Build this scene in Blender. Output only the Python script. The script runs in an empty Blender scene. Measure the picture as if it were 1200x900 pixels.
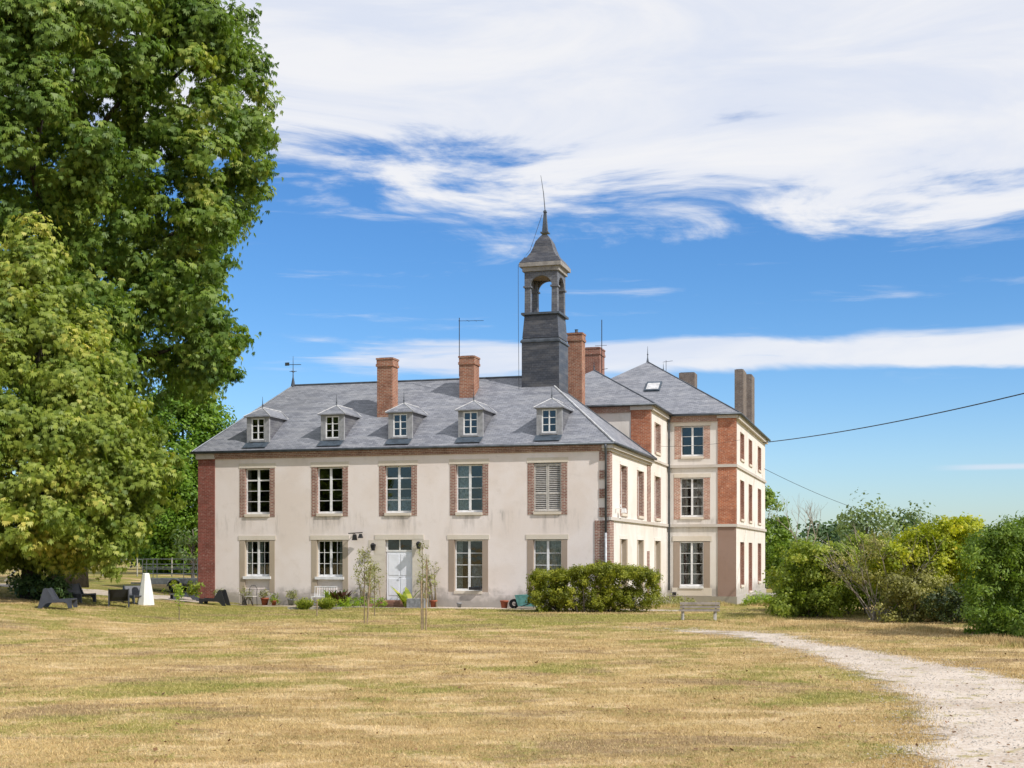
import bpy, math, random
import numpy as np
from mathutils import Vector, Matrix
R = math.radians
random.seed(7); rng = np.random.default_rng(7)
scene = bpy.context.scene
C = scene.collection

# ------------------------------------------------------------------ camera, world, sun, exposure
CAMZ = 2.5
cam = bpy.data.objects.new('camera', bpy.data.cameras.new('camera')); C.objects.link(cam)
cam.location = (0, 0, CAMZ); cam.rotation_euler = (R(90), 0, 0)
cam.data.sensor_width = 36; cam.data.lens = 46.5; cam.data.shift_y = 0.165
cam.data.clip_end = 5000; cam.data.clip_start = .1
scene.camera = cam
SUN_EL, SUN_ROT = 42, 127           # azimuth clockwise from +Y
w = bpy.data.worlds.new('World'); scene.world = w; w.use_nodes = True
def build_world():
    nt = w.node_tree; N = nt.nodes; L = nt.links; N.clear()
    def nd(t, **k):
        n = N.new(t)
        for a, b in k.items(): setattr(n, a, b)
        return n
    def m(op, a, b=None, c=None, clamp=False):
        n = nd('ShaderNodeMath', operation=op); n.use_clamp = clamp
        for i, x in enumerate((a, b, c)):
            if x is None: continue
            if isinstance(x, (int, float)): n.inputs[i].default_value = x
            else: L.new(x, n.inputs[i])
        return n.outputs[0]
    def sstep(x, lo, hi):
        n = nd('ShaderNodeMapRange', interpolation_type='SMOOTHSTEP')
        L.new(x, n.inputs['Value']); n.inputs['From Min'].default_value = lo; n.inputs['From Max'].default_value = hi
        return n.outputs[0]
    sky = nd('ShaderNodeTexSky', sky_type='NISHITA', sun_disc=False)
    sky.sun_elevation = R(SUN_EL); sky.sun_rotation = R(SUN_ROT)
    sky.air_density = 1.0; sky.dust_density = 0.5; sky.ozone_density = 1.5; sky.altitude = 100
    hs = nd('ShaderNodeHueSaturation'); hs.inputs['Saturation'].default_value = 1.22; hs.inputs['Value'].default_value = 0.93
    L.new(sky.outputs[0], hs.inputs['Color'])
    tc = nd('ShaderNodeTexCoord'); sx = nd('ShaderNodeSeparateXYZ'); L.new(tc.outputs['Generated'], sx.inputs[0])
    x, y, z = sx.outputs
    hyp = m('SQRT', m('ADD', m('MULTIPLY', x, x), m('MULTIPLY', y, y)))
    t = m('DIVIDE', z, m('MAXIMUM', hyp, .001))      # tan(elevation)
    s = m('ARCTAN2', x, y)                            # azimuth
    def noise(a, b, seed, detail=6, rough=.6, dist=0.):
        cb = nd('ShaderNodeCombineXYZ'); L.new(m('MULTIPLY', s, a), cb.inputs[0]); L.new(m('MULTIPLY', t, b), cb.inputs[1]); cb.inputs[2].default_value = seed
        n = nd('ShaderNodeTexNoise'); n.inputs['Scale'].default_value = 1; n.inputs['Detail'].default_value = detail
        n.inputs['Roughness'].default_value = rough; n.inputs['Distortion'].default_value = dist
        L.new(cb.outputs[0], n.inputs['Vector']); return n.outputs['Fac']
    n1 = noise(4.2, 17, 3.1, 10, .6, .8)
    n2 = noise(11, 75, 8.2, 8, .65, .6)
    # high bank: lower edge slopes down to the right
    edge = m('SUBTRACT', t, m('MULTIPLY', m('MAXIMUM', m('MULTIPLY', s, 1), -.25), -.13))
    bank = sstep(edge, .17, .40)
    d1 = m('ADD', m('MULTIPLY', m('SUBTRACT', n1, .5), 4.2), m('MULTIPLY', m('SUBTRACT', n2, .5), 1.1))
    dens1 = sstep(m('ADD', d1, m('MULTIPLY', m('SUBTRACT', bank, .38), 2.3)), -.2, .75)
    # low flat streak
    tb = m('ADD', t, m('MULTIPLY', m('SUBTRACT', noise(6, 25, 21., 5, .6, .5), .5), .03))
    band = m('SUBTRACT', 1., sstep(m('ABSOLUTE', m('SUBTRACT', tb, .147)), .008, .0165))
    side = sstep(s, -.30, .05)
    n3 = noise(9, 110, 5.5, 6, .6, .3)
    dens2 = m('MULTIPLY', band, sstep(m('ADD', m('ADD', side, -.55), m('MULTIPLY', m('SUBTRACT', n3, .5), 1.6)), -.35, .35))
    tb3 = m('ABSOLUTE', m('SUBTRACT', t, .0612)); 
    dens3 = m('MULTIPLY', m('MULTIPLY', m('SUBTRACT', 1., sstep(tb3, .0005, .003)), sstep(s, .30, .345)), .6)
    # faint wisps everywhere below the bank
    wisp = m('MULTIPLY', sstep(noise(7, 60, 40., 7, .62, .4), .56, .8), m('MULTIPLY', sstep(t, .1, .2), .5))
    dens = m('MAXIMUM', m('MAXIMUM', m('MULTIPLY', dens1, .95), m('MULTIPLY', dens2, .9)), m('MAXIMUM', dens3, wisp))
    mix = nd('ShaderNodeMixRGB'); L.new(dens, mix.inputs['Fac'])
    # deepen the blue, paler toward the horizon
    tint = nd('ShaderNodeMixRGB', blend_type='MULTIPLY'); tint.inputs['Fac'].default_value = 1; tint.inputs['Color2'].default_value = (SKYT[0], SKYT[1], SKYT[2], 1)
    L.new(hs.outputs[0], tint.inputs['Color1'])
    hz = nd('ShaderNodeMixRGB', blend_type='MULTIPLY'); L.new(m('SUBTRACT', 1., sstep(t, .0, .22)), hz.inputs['Fac'])
    hz.inputs['Color2'].default_value = (1.30, 1.10, 1.09, 1); L.new(tint.outputs[0], hz.inputs['Color1']); L.new(hz.outputs[0], mix.inputs['Color1'])
    cr = nd('ShaderNodeMixRGB'); L.new(sstep(n1, .35, .7), cr.inputs['Fac'])
    k = CLOUD
    cr.inputs['Color1'].default_value = (.80*k, .85*k, .97*k, 1); cr.inputs['Color2'].default_value = (.98*k, .98*k, 1.0*k, 1)
    L.new(cr.outputs[0], mix.inputs['Color2'])
    bg = nd('ShaderNodeBackground'); bg.inputs['Strength'].default_value = SKYS; L.new(mix.outputs[0], bg.inputs['Color'])
    out = nd('ShaderNodeOutputWorld'); L.new(bg.outputs[0], out.inputs['Surface'])
SKYS = .12; CLOUD = 5.7; SKYT = (.52, .735, .96)
build_world()
sun = bpy.data.objects.new('sun', bpy.data.lights.new('sun', 'SUN')); C.objects.link(sun)
sun.data.energy = 3.2; sun.data.angle = R(.55); sun.data.color = (1, .955, .905)
a = R(SUN_ROT); sd = Vector((math.sin(a)*math.cos(R(SUN_EL)), math.cos(a)*math.cos(R(SUN_EL)), math.sin(R(SUN_EL))))
sun.rotation_euler = sd.to_track_quat('Z', 'Y').to_euler()
sun.location = (30, -30, 40)
vs = scene.view_settings
vs.view_transform = 'Standard'; vs.look = 'None'; vs.gamma = 1; vs.exposure = .47; vs.use_curve_mapping = False

# ------------------------------------------------------------------ frames
F = 1550.; HY = 648.
TH = R(16); AX, AY = 4.354, 59.2
UX, UY, VX, VY = math.cos(TH), -math.sin(TH), math.sin(TH), math.cos(TH)
def wl(bx, by): return AX+UX*bx+VX*by, AY+UY*bx+VY*by       # house frame -> world
def lw(X, Y): dx, dy = X-AX, Y-AY; return dx*UX+dy*UY, dx*VX+dy*VY
def ss(x, a, b):
    t = np.clip((np.asarray(x, float)-a)/(b-a), 0, 1); return t*t*(3-2*t)
def gz(X, Y):
    X = np.asarray(X, float); Y = np.asarray(Y, float)
    bx, by = (X-AX)*UX+(Y-AY)*UY, (X-AX)*VX+(Y-AY)*VY
    z = np.minimum(.09*np.maximum(0, -(X+12.5)), 1.0)*ss(Y, 36, 52)
    z = z - .39*ss(by, 1, 13)*ss(bx, -4, 0)*(1-ss(bx, 9, 20))
    z = z + .035*np.sin(X*.37+1)*np.sin(Y*.29)*ss(Y, 5, 20)*(1-ss(Y, 45, 52))
    return z
def G(X, Y): return float(gz(X, Y))

# ------------------------------------------------------------------ helpers
class MB:
    def __init__(s, xf=None): s.v = []; s.f = []; s.xf = xf
    def add(s, vs_, fs):
        o = len(s.v)
        s.v += [tuple(s.xf(*p)) if s.xf else tuple(p) for p in vs_]
        s.f += [tuple(i+o for i in f) for f in fs]; return s
    def box(s, x0, x1, y0, y1, z0, z1):
        return s.add([(x0,y0,z0),(x1,y0,z0),(x1,y1,z0),(x0,y1,z0),(x0,y0,z1),(x1,y0,z1),(x1,y1,z1),(x0,y1,z1)],
              [(0,3,2,1),(4,5,6,7),(0,1,5,4),(1,2,6,5),(2,3,7,6),(3,0,4,7)])
    def frus(s, cx, cy, z0, z1, a0, b0, a1, b1):
        return s.add([(cx-a0,cy-b0,z0),(cx+a0,cy-b0,z0),(cx+a0,cy+b0,z0),(cx-a0,cy+b0,z0),(cx-a1,cy-b1,z1),(cx+a1,cy-b1,z1),(cx+a1,cy+b1,z1),(cx-a1,cy+b1,z1)],
              [(0,3,2,1),(4,5,6,7),(0,1,5,4),(1,2,6,5),(2,3,7,6),(3,0,4,7)])
    def prism(s, pts, fn0, fn1):     # polygon pts extruded between two placements
        n = len(pts)
        vs_ = [fn0(*p) for p in pts]+[fn1(*p) for p in pts]
        return s.add(vs_, [tuple(range(n))[::-1], tuple(range(n, 2*n))]+[(i, (i+1) % n, n+(i+1) % n, n+i) for i in range(n)])
    def tube(s, path, rad, n=6):
        path = [Vector(p) for p in path]; o = []; vs_ = []
        if isinstance(rad, (int, float)): rad = [rad]*len(path)
        for i, p in enumerate(path):
            d = (path[min(i+1, len(path)-1)]-path[max(i-1, 0)]).normalized()
            a_ = d.cross(Vector((0, 0, 1)) if abs(d.z) < .9 else Vector((1, 0, 0))).normalized(); b_ = d.cross(a_)
            for k in range(n):
                t = 2*math.pi*k/n; vs_.append(tuple(p+(a_*math.cos(t)+b_*math.sin(t))*rad[i]))
        fs = [(i*n+k, i*n+(k+1) % n, (i+1)*n+(k+1) % n, (i+1)*n+k) for i in range(len(path)-1) for k in range(n)]
        fs += [tuple(range(n))[::-1], tuple(range((len(path)-1)*n, len(path)*n))]
        return s.add(vs_, fs)
    def lathe(s, prof, n=16, cx=0, cy=0):
        vs_ = [(cx+r*math.cos(2*math.pi*k/n), cy+r*math.sin(2*math.pi*k/n), z) for r, z in prof for k in range(n)]
        fs = [(i*n+k, i*n+(k+1) % n, (i+1)*n+(k+1) % n, (i+1)*n+k) for i in range(len(prof)-1) for k in range(n)]
        fs += [tuple(range(n))[::-1], tuple(range((len(prof)-1)*n, len(prof)*n))]
        return s.add(vs_, fs)
    def each(s, name, mat, parent=None, **k):      # one object per box
        for i in range(0, len(s.v), 8):
            m = MB(); m.v = s.v[i:i+8]; m.f = [tuple(q-i for q in f) for f in s.f if i <= f[0] < i+8]; m.build(name, mat, parent, **k)
    def build(s, name, mat, parent=None, smooth=False, bevel=0):
        me = bpy.data.meshes.new(name); me.from_pydata(s.v, [], s.f); me.update()
        uv = me.uv_layers.new(name='UVMap')
        for p in me.polygons:
            nz = p.normal
            if abs(nz.z) > .97: t, b = Vector((1, 0, 0)), Vector((0, 1, 0))
            else:
                t = Vector((0, 0, 1)).cross(nz).normalized(); b = nz.cross(t)
            for li in p.loop_indices:
                co = me.vertices[me.loops[li].vertex_index].co; uv.data[li].uv = (co.dot(t), co.dot(b))
            p.use_smooth = smooth
        me.materials.append(mat)
        o = bpy.data.objects.new(name, me); C.objects.link(o)
        if parent: o.parent = parent
        if bevel:
            md = o.modifiers.new('b', 'BEVEL'); md.width = bevel; md.segments = 2; md.limit_method = 'ANGLE'
        return o
def tag(o, label=None, cat=None, group=None, kind=None):
    if label: o['label'] = label
    if cat: o['category'] = cat
    if group: o['group'] = group
    if kind: o['kind'] = kind
    return o
def empty(name, loc, rz=0, label=None, cat=None, group=None):
    o = bpy.data.objects.new(name, None); C.objects.link(o); o.empty_display_size = .3
    o.location = loc; o.rotation_euler = (0, 0, rz); return tag(o, label, cat, group)
def copy_tree(o, parent=None):
    c = o.copy(); C.objects.link(c); c.parent = parent
    for ch in list(o.children): copy_tree(ch, c)
    return c
def fastmesh(name, V, nper, mat, parent=None, tint=None, smooth=False):
    """V (n*nper,3) array, each nper vertices one face"""
    V = np.asarray(V, np.float32).reshape(-1, 3); nf = len(V)//nper
    me = bpy.data.meshes.new(name)
    me.vertices.add(len(V)); me.vertices.foreach_set('co', V.ravel())
    me.loops.add(len(V)); me.loops.foreach_set('vertex_index', np.arange(len(V), dtype=np.int32))
    me.polygons.add(nf); me.polygons.foreach_set('loop_start', np.arange(0, len(V), nper, dtype=np.int32))
    me.polygons.foreach_set('loop_total', np.full(nf, nper, np.int32))
    me.update(calc_edges=True)
    if tint is not None:
        at = me.attributes.new('tint', 'FLOAT', 'POINT'); at.data.foreach_set('value', np.repeat(np.asarray(tint, np.float32), nper))
    me.materials.append(mat)
    o = bpy.data.objects.new(name, me); C.objects.link(o)
    if parent: o.parent = parent
    return o

# ------------------------------------------------------------------ materials
def newmat(name):
    m = bpy.data.materials.new(name); m.use_nodes = True; nt = m.node_tree; nt.nodes.clear()
    return m, nt
class NT:
    def __init__(s, nt): s.nt = nt; s.N = nt.nodes; s.L = nt.links
    def nd(s, t, **k):
        n = s.N.new(t)
        for a_, b_ in k.items(): setattr(n, a_, b_)
        return n
    def put(s, inp, v):
        if isinstance(v, bpy.types.NodeSocket): s.L.new(v, inp)
        elif isinstance(v, (tuple, list)): inp.default_value = tuple(v)+((1,) if len(v) == 3 and inp.type == 'RGBA' else ())
        else: inp.default_value = v
    def noise(s, vec, scale, detail=4, rough=.55, dist=0):
        n = s.nd('ShaderNodeTexNoise'); s.put(n.inputs['Vector'], vec); n.inputs['Scale'].default_value = scale
        n.inputs['Detail'].default_value = detail; n.inputs['Roughness'].default_value = rough; n.inputs['Distortion'].default_value = dist
        return n.outputs['Fac']
    def mapr(s, v, a, b, c=0, d=1, smooth=True):
        n = s.nd('ShaderNodeMapRange', interpolation_type='SMOOTHSTEP' if smooth else 'LINEAR'); s.put(n.inputs[0], v)
        for i, x in enumerate((a, b, c, d)): n.inputs[i+1].default_value = x
        return n.outputs[0]
    def math(s, op, a, b=0.):
        n = s.nd('ShaderNodeMath', operation=op); s.put(n.inputs[0], a); s.put(n.inputs[1], b); return n.outputs[0]
    def mix(s, f, a, b, mode='MIX'):
        n = s.nd('ShaderNodeMixRGB', blend_type=mode); s.put(n.inputs[0], f); s.put(n.inputs[1], a); s.put(n.inputs[2], b); return n.outputs[0]
    def scalev(s, vec, v):
        n = s.nd('ShaderNodeVectorMath', operation='MULTIPLY'); s.put(n.inputs[0], vec); n.inputs[1].default_value = v; return n.outputs[0]
    def bump(s, h, strength=.3, dist=.01):
        n = s.nd('ShaderNodeBump'); s.put(n.inputs['Height'], h); n.inputs['Strength'].default_value = strength; n.inputs['Distance'].default_value = dist; return n.outputs[0]
    def out(s, col, rough=.8, bump=None, metal=0, spec=.3, extra=None):
        p = s.nd('ShaderNodeBsdfPrincipled'); s.put(p.inputs['Base Color'], col); s.put(p.inputs['Roughness'], rough)
        p.inputs['Metallic'].default_value = metal; p.inputs['Specular IOR Level'].default_value = spec
        if bump is not None: s.L.new(bump, p.inputs['Normal'])
        o = s.nd('ShaderNodeOutputMaterial')
        s.L.new((extra(p) if extra else p.outputs[0]), o.inputs[0]); return p
def simple(name, col, rough=.6, var=.12, scale=6, metal=0, spec=.3, bumps=.15):
    m, nt = newmat(name); n = NT(nt); tc = n.nd('ShaderNodeTexCoord').outputs['Object']
    f = n.noise(tc, scale, 5); c2 = tuple(x*(1-var*2.2) for x in col)
    n.out(n.mix(n.mapr(f, .35, .7), col, c2), rough, n.bump(n.noise(tc, scale*6, 4), bumps, .01), metal, spec); return m
def plaster(name, col, stain=(.30, .27, .23), streak=True, amount=1.0):
    m, nt = newmat(name); n = NT(nt)
    tc = n.nd('ShaderNodeTexCoord').outputs['Object']
    big = n.noise(tc, .35, 5, .6, .5); mid = n.noise(tc, 1.6, 6, .65); fine = n.noise(tc, 25, 3)
    c = n.mix(n.mapr(big, .38, .66), col, tuple(x*y for x, y in zip(col, (.93, .90, .86))))
    c = n.mix(n.mapr(mid, .52, .74, 0, .35*amount), c, tuple(x*y for x, y in zip(col, (.80, .78, .74))))
    c = n.mix(n.mapr(fine, .3, .7, 0, .12), c, tuple(x*.7 for x in col))
    sz = n.nd('ShaderNodeSeparateXYZ'); n.put(sz.inputs[0], tc)
    zz = sz.outputs[2]
    if streak:
        st = n.math('ADD', n.noise(n.scalev(tc, (1.9, 1.9, .30)), 1.3, 6, .7, .4), n.math('MULTIPLY', n.math('SUBTRACT', n.noise(n.scalev(tc, (1, 1, .5)), .55, 2), .5), .55))
        zb = n.math('MULTIPLY', n.mapr(zz, 2.9, 4.2), n.mapr(zz, 4.3, 4.6, 1, 0))
        zc = n.math('MULTIPLY', n.mapr(zz, 6.6, 7.2), .35)
        zm = n.math('MAXIMUM', zb, zc)
        c = n.mix(n.math('MULTIPLY', n.mapr(st, .47, .78, 0, .5*amount), zm), c, stain)
        # damp foot of the wall with a ragged upper limit
        lim = n.math('ADD', zz, n.math('MULTIPLY', n.math('SUBTRACT', mid, .5), 1.6))
        c = n.mix(n.mapr(lim, .25, 1.0, .6*amount, 0), c, stain)
    n.out(c, .9, n.bump(n.math('ADD', fine, n.math('MULTIPLY', mid, 2)), .25, .012), 0, .15); return m
def brick(name, c1, c2, mortar, w_=.23, h_=.072, ms=.012):
    m, nt = newmat(name); n = NT(nt)
    uv = n.nd('ShaderNodeUVMap').outputs[0]; tc = n.nd('ShaderNodeTexCoord').outputs['Object']
    b = n.nd('ShaderNodeTexBrick'); n.put(b.inputs['Vector'], uv); b.inputs['Scale'].default_value = 1
    n.put(b.inputs['Color1'], c1); n.put(b.inputs['Color2'], c2); n.put(b.inputs['Mortar'], mortar)
    b.inputs['Mortar Size'].default_value = ms; b.inputs['Brick Width'].default_value = w_; b.inputs['Row Height'].default_value = h_; b.inputs['Bias'].default_value = 0
    v = n.noise(tc, 2.0, 5, .65)
    c = n.mix(n.mapr(v, .4, .7, 0, .45), b.outputs[0], tuple(x*.55 for x in c2))
    c = n.mix(n.mapr(n.noise(tc, 9, 4), .55, .72, 0, .5), c, tuple(min(1, x*1.25+.05) for x in mortar))
    n.out(c, .88, n.bump(b.outputs['Fac'], -.5, .01), 0, .15); return m
def slate(name, c1, c2, light, w_=.24, h_=.13, rough=.5, lich=.5):
    m, nt = newmat(name); n = NT(nt)
    uv = n.nd('ShaderNodeUVMap').outputs[0]; tc = n.nd('ShaderNodeTexCoord').outputs['Object']
    b = n.nd('ShaderNodeTexBrick'); n.put(b.inputs['Vector'], uv); b.inputs['Scale'].default_value = 1
    n.put(b.inputs['Color1'], c1); n.put(b.inputs['Color2'], c2); n.put(b.inputs['Mortar'], tuple(x*.35 for x in c1))
    b.inputs['Mortar Size'].default_value = .008; b.inputs['Brick Width'].default_value = w_; b.inputs['Row Height'].default_value = h_
    st = n.noise(n.scalev(uv, (.5, 2.6, 1)), 1.1, 6, .7, .3)
    c = n.mix(n.mapr(st, .42, .68, 0, lich), b.outputs[0], light)
    c = n.mix(n.mapr(n.noise(uv, .5, 4), .5, .75, 0, .35), c, tuple(x*.6 for x in c1))
    c = n.mix(n.mapr(n.noise(uv, 3.2, 4, .7), .6, .75, 0, .55), c, tuple(x*1.35 for x in light))
    n.out(c, rough, n.bump(b.outputs['Fac'], -.6, .012), 0, .45); return m
def leafmat(name, dark, light, hi, trans=.28, rough=.5, spec=.35):
    m, nt = newmat(name); n = NT(nt)
    at = n.nd('ShaderNodeAttribute', attribute_name='tint').outputs['Fac']
    c = n.mix(n.mapr(at, 0, .6, smooth=False), dark, light); c = n.mix(n.mapr(at, .6, 1, smooth=False), c, hi)
    def ex(p):
        t = n.nd('ShaderNodeBsdfTranslucent'); n.put(t.inputs[0], n.mix(1, c, (1.15, 1.25, .45), 'MULTIPLY'))
        mx = n.nd('ShaderNodeMixShader'); mx.inputs[0].default_value = trans
        n.L.new(p.outputs[0], mx.inputs[1]); n.L.new(t.outputs[0], mx.inputs[2]); return mx.outputs[0]
    n.out(c, rough, None, 0, spec, ex); return m
def bark(name, col):
    m, nt = newmat(name); n = NT(nt); tc = n.nd('ShaderNodeTexCoord').outputs['Object']
    f = n.noise(n.scalev(tc, (4, 4, .8)), 2.2, 7, .7)
    n.out(n.mix(n.mapr(f, .35, .68), tuple(x*.45 for x in col), col), .92, n.bump(f, .8, .04), 0, .1); return m
def glassmat():
    m, nt = newmat('window_glass'); n = NT(nt)
    tc = n.nd('ShaderNodeTexCoord').outputs['Object']
    t = n.nd('ShaderNodeBsdfTransparent'); t.inputs[0].default_value = (.75, .8, .8, 1)
    g = n.nd('ShaderNodeBsdfGlossy'); g.inputs['Roughness'].default_value = .02
    n.L.new(n.bump(n.noise(tc, 1.7, 2), .08, .05), g.inputs['Normal'])
    lw_ = n.nd('ShaderNodeLayerWeight'); lw_.inputs[0].default_value = .2
    mx = n.nd('ShaderNodeMixShader'); n.L.new(n.mapr(lw_.outputs['Fresnel'], 0, 1, .06, .8, False), mx.inputs[0])
    n.L.new(t.outputs[0], mx.inputs[1]); n.L.new(g.outputs[0], mx.inputs[2])
    o = n.nd('ShaderNodeOutputMaterial'); n.L.new(mx.outputs[0], o.inputs[0]); return m
def groundcolor(n):
    pos = n.nd('ShaderNodeNewGeometry').outputs['Position']
    p2 = n.scalev(pos, (1, 1, 0))
    a_ = n.noise(n.scalev(p2, (.8, 1.0, 1)), .16, 6, .62, .6); b_ = n.noise(p2, .55, 6, .65, .4); c_ = n.noise(n.scalev(p2, (.6, .9, 1)), 1.1, 6, .65, .3); d_ = n.noise(p2, 9, 4, .7); e_ = n.noise(p2, 45, 3, .7)
    straw = n.mix(n.mapr(b_, .35, .65), (.58, .415, .19), (.45, .30, .135))
    straw = n.mix(n.mapr(c_, .50, .62, 0, .7), straw, (.80, .61, .36))
    green = n.mix(n.mapr(c_, .35, .65), (.235, .245, .045), (.37, .32, .085))
    # greener toward the back of the lawn and in patches
    sp = n.nd('ShaderNodeSeparateXYZ'); n.put(sp.inputs[0], pos)
    back = n.mapr(sp.outputs[1], 36, 58, 0, .08)
    def spot(x, y, rx, ry, k):
        v = n.nd('ShaderNodeVectorMath', operation='SUBTRACT'); n.put(v.inputs[0], p2); v.inputs[1].default_value = (x, y, 0)
        l = n.nd('ShaderNodeVectorMath', operation='LENGTH'); n.put(l.inputs[0], n.scalev(v.outputs[0], (1/rx, 1/ry, 0))); return n.mapr(l.outputs['Value'], 0, 1, k, 0)
    for q in ((5.2, 26, 3.5, 10, .09), (-9, 25, 7, 3.5, .07), (-3, 50, 14, 6, .05), (-12, 56, 8, 5, .07), (11.5, 38, 5, 6, .05), (1, 19, 4, 2.5, -.05), (-4, 30, 7, 2.5, -.05)): back = n.math('ADD', back, spot(*q))
    mixf = n.math('ADD', n.math('ADD', n.math('MULTIPLY', a_, .62), n.math('MULTIPLY', b_, .38)), n.math('ADD', back, n.math('MULTIPLY', n.math('SUBTRACT', d_, .5), .35)))
    c = n.mix(n.mapr(mixf, .51, .585), straw, green)
    # mown lines running past the house
    st = n.noise(n.scalev(p2, (.05, 1.3, 1)), .8, 3)
    c = n.mix(n.mapr(st, .50, .62, 0, .25), c, (.28, .24, .09))
    bare = n.noise(n.scalev(p2, (.5, 1.1, 1)), .42, 6, .68, .6)
    c = n.mix(n.mapr(bare, .54, .62, 0, .65), c, (.30, .20, .12))
    return c, d_, e_
def groundmat():
    m, nt = newmat('dry_lawn'); n = NT(nt); c, d_, e_ = groundcolor(n)
    c = n.mix(n.mapr(e_, .35, .65, 0, .8), c, n.mix(1, c, (.45, .45, .40), 'MULTIPLY'))
    c = n.mix(n.mapr(d_, .55, .7, 0, .5), c, (.72, .57, .36)); c = n.mix(n.mapr(n.noise(n.nd('ShaderNodeNewGeometry').outputs['Position'], 3.2, 6, .7), .52, .66, 0, .5), c, n.mix(1, c, (.6, .58, .55), 'MULTIPLY'))
    n.out(c, .95, n.bump(n.math('ADD', e_, d_), .7, .03), 0, .1); return m
def blademat():
    m, nt = newmat('grass_blades'); n = NT(nt); c, d_, e_ = groundcolor(n)
    at = n.nd('ShaderNodeAttribute', attribute_name='tint').outputs['Fac']
    c = n.mix(n.mapr(at, 0, 1, 0, .7, False), c, (.58, .44, .21)); c = n.mix(n.mapr(at, .0, .25, .5, 0, False), c, (.17, .19, .05))
    n.out(c, .8, None, 0, .2); return m
def gravelmat():
    m, nt = newmat('gravel'); n = NT(nt); pos = n.nd('ShaderNodeNewGeometry').outputs['Position']
    a_ = n.noise(pos, .5, 6, .65, .3); b_ = n.noise(pos, 7, 5, .7); v = n.nd('ShaderNodeTexVoronoi'); n.put(v.inputs['Vector'], pos); v.inputs['Scale'].default_value = 26
    c = n.mix(n.mapr(a_, .38, .62), (.54, .45, .365), (.40, .315, .24))
    c = n.mix(n.mapr(b_, .5, .72, 0, .4), c, (.33, .27, .205))
    c = n.mix(n.mapr(v.outputs['Color'], .2, .9, 0, .55, False), c, (.70, .66, .60))
    c = n.mix(n.mapr(n.noise(pos, 1.3, 6, .7), .56, .64, 0, .8), c, (.33, .28, .12))
    at = n.nd('ShaderNodeAttribute', attribute_name='cover').outputs['Fac']
    def ex(p):
        t = n.nd('ShaderNodeBsdfTransparent'); mx = n.nd('ShaderNodeMixShader')
        k = n.math('ADD', at, n.math('ADD', n.math('MULTIPLY', n.math('SUBTRACT', n.noise(pos, 1.1, 6, .72), .5), 2.0), n.math('MULTIPLY', n.math('SUBTRACT', n.noise(pos, 14, 4, .7), .5), .8)))
        n.L.new(n.mapr(k, .40, .66), mx.inputs[0]); n.L.new(t.outputs[0], mx.inputs[1]); n.L.new(p.outputs[0], mx.inputs[2]); return mx.outputs[0]
    n.out(c, .95, n.bump(n.noise(pos, 30, 3, .7), .5, .02), 0, .1, ex); return m

M = {}
M['wall'] = plaster('plaster', (.81, .735, .70), stain=(.33, .30, .27), amount=1.5)
M['wall2'] = plaster('pavilion_plaster', (.75, .71, .665), stain=(.33, .30, .27), amount=1.3)
M['stone'] = plaster('cut_stone', (.68, .62, .535), streak=False, amount=2)
M['tanpl'] = plaster('brown_render', (.36, .29, .235), streak=False)
M['tan2'] = plaster('pink_brown_render', (.31, .215, .175), streak=False)
M['tan3'] = plaster('pale_brown_render', (.44, .37, .29), streak=False)
M['plinth'] = plaster('old_plinth', (.34, .31, .25), streak=False, amount=2.5)
M['brick'] = brick('old_brick', (.30, .10, .065), (.21, .075, .055), (.33, .25, .20))
M['brickr'] = brick('orange_brick', (.50, .15, .065), (.33, .095, .05), (.46, .30, .21), ms=.012)
M['bricko'] = brick('weathered_brick', (.28, .10, .07), (.19, .075, .06), (.46, .39, .33), ms=.016)
M['brickd'] = brick('dark_brick', (.27, .075, .055), (.18, .06, .045), (.27, .16, .13), ms=.009)
M['brickc'] = brick('chimney_brick', (.37, .135, .075), (.23, .085, .055), (.38, .28, .21), ms=.014)
M['brickg'] = brick('soot_brick', (.20, .15, .12), (.13, .10, .085), (.22, .2, .18))
M['brickj'] = brick('jamb_brick', (.46, .18, .12), (.30, .12, .085), (.56, .46, .38), ms=.018)
M['band'] = plaster('weathered_band', (.56, .52, .475), stain=(.22, .2, .18), streak=False, amount=2.2)
M['frieze'] = brick('pale_frieze_brick', (.37, .19, .14), (.25, .13, .10), (.46, .38, .31))
M['slate'] = slate('roof_slate', (.245, .255, .285), (.145, .153, .18), (.40, .40, .41), lich=.4)
M['slated'] = slate('tower_slate', (.062, .067, .082), (.038, .041, .052), (.17, .16, .155), .18, .11, .42, .5)
M['slatec'] = slate('cheek_slate', (.13, .135, .15), (.10, .10, .12), (.24, .24, .24), .2, .12, .5, .5)
M['zinc'] = simple('zinc', (.10, .115, .135), .45, .2, 3, .3, .5)
M['zincb'] = simple('blue_zinc', (.075, .10, .13), .5, .2, 3, .1, .4)
M['flash'] = simple('pale_flashing', (.62, .62, .62), .5, .15, 4)
M['white'] = simple('white_paint', (.80, .80, .80), .45, .08, 5)
M['door'] = simple('door_paint', (.82, .84, .90), .45, .05, 3)
M['grey_wood'] = simple('weathered_wood', (.54, .51, .47), .85, .12, 9)
M['bench_wood'] = simple('bench_wood', (.33, .29, .255), .85, .15, 5)
M['dormer'] = simple('dormer_wood', (.33, .335, .35), .7, .12, 5)
M['iron'] = simple('dark_iron', (.03, .03, .033), .6, .2)
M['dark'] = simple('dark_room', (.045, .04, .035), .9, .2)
M['curtain'] = simple('white_curtain', (.66, .65, .62), .9, .2, 9)
M['curtainp'] = simple('pinkish_curtain', (.50, .42, .40), .9, .2, 9)
M['curtainb'] = simple('blue_curtain', (.42, .47, .55), .9, .2, 9)
M['plastic'] = simple('grey_plastic', (.055, .06, .075), .38, .1, 4, 0, .5, .03)
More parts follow.
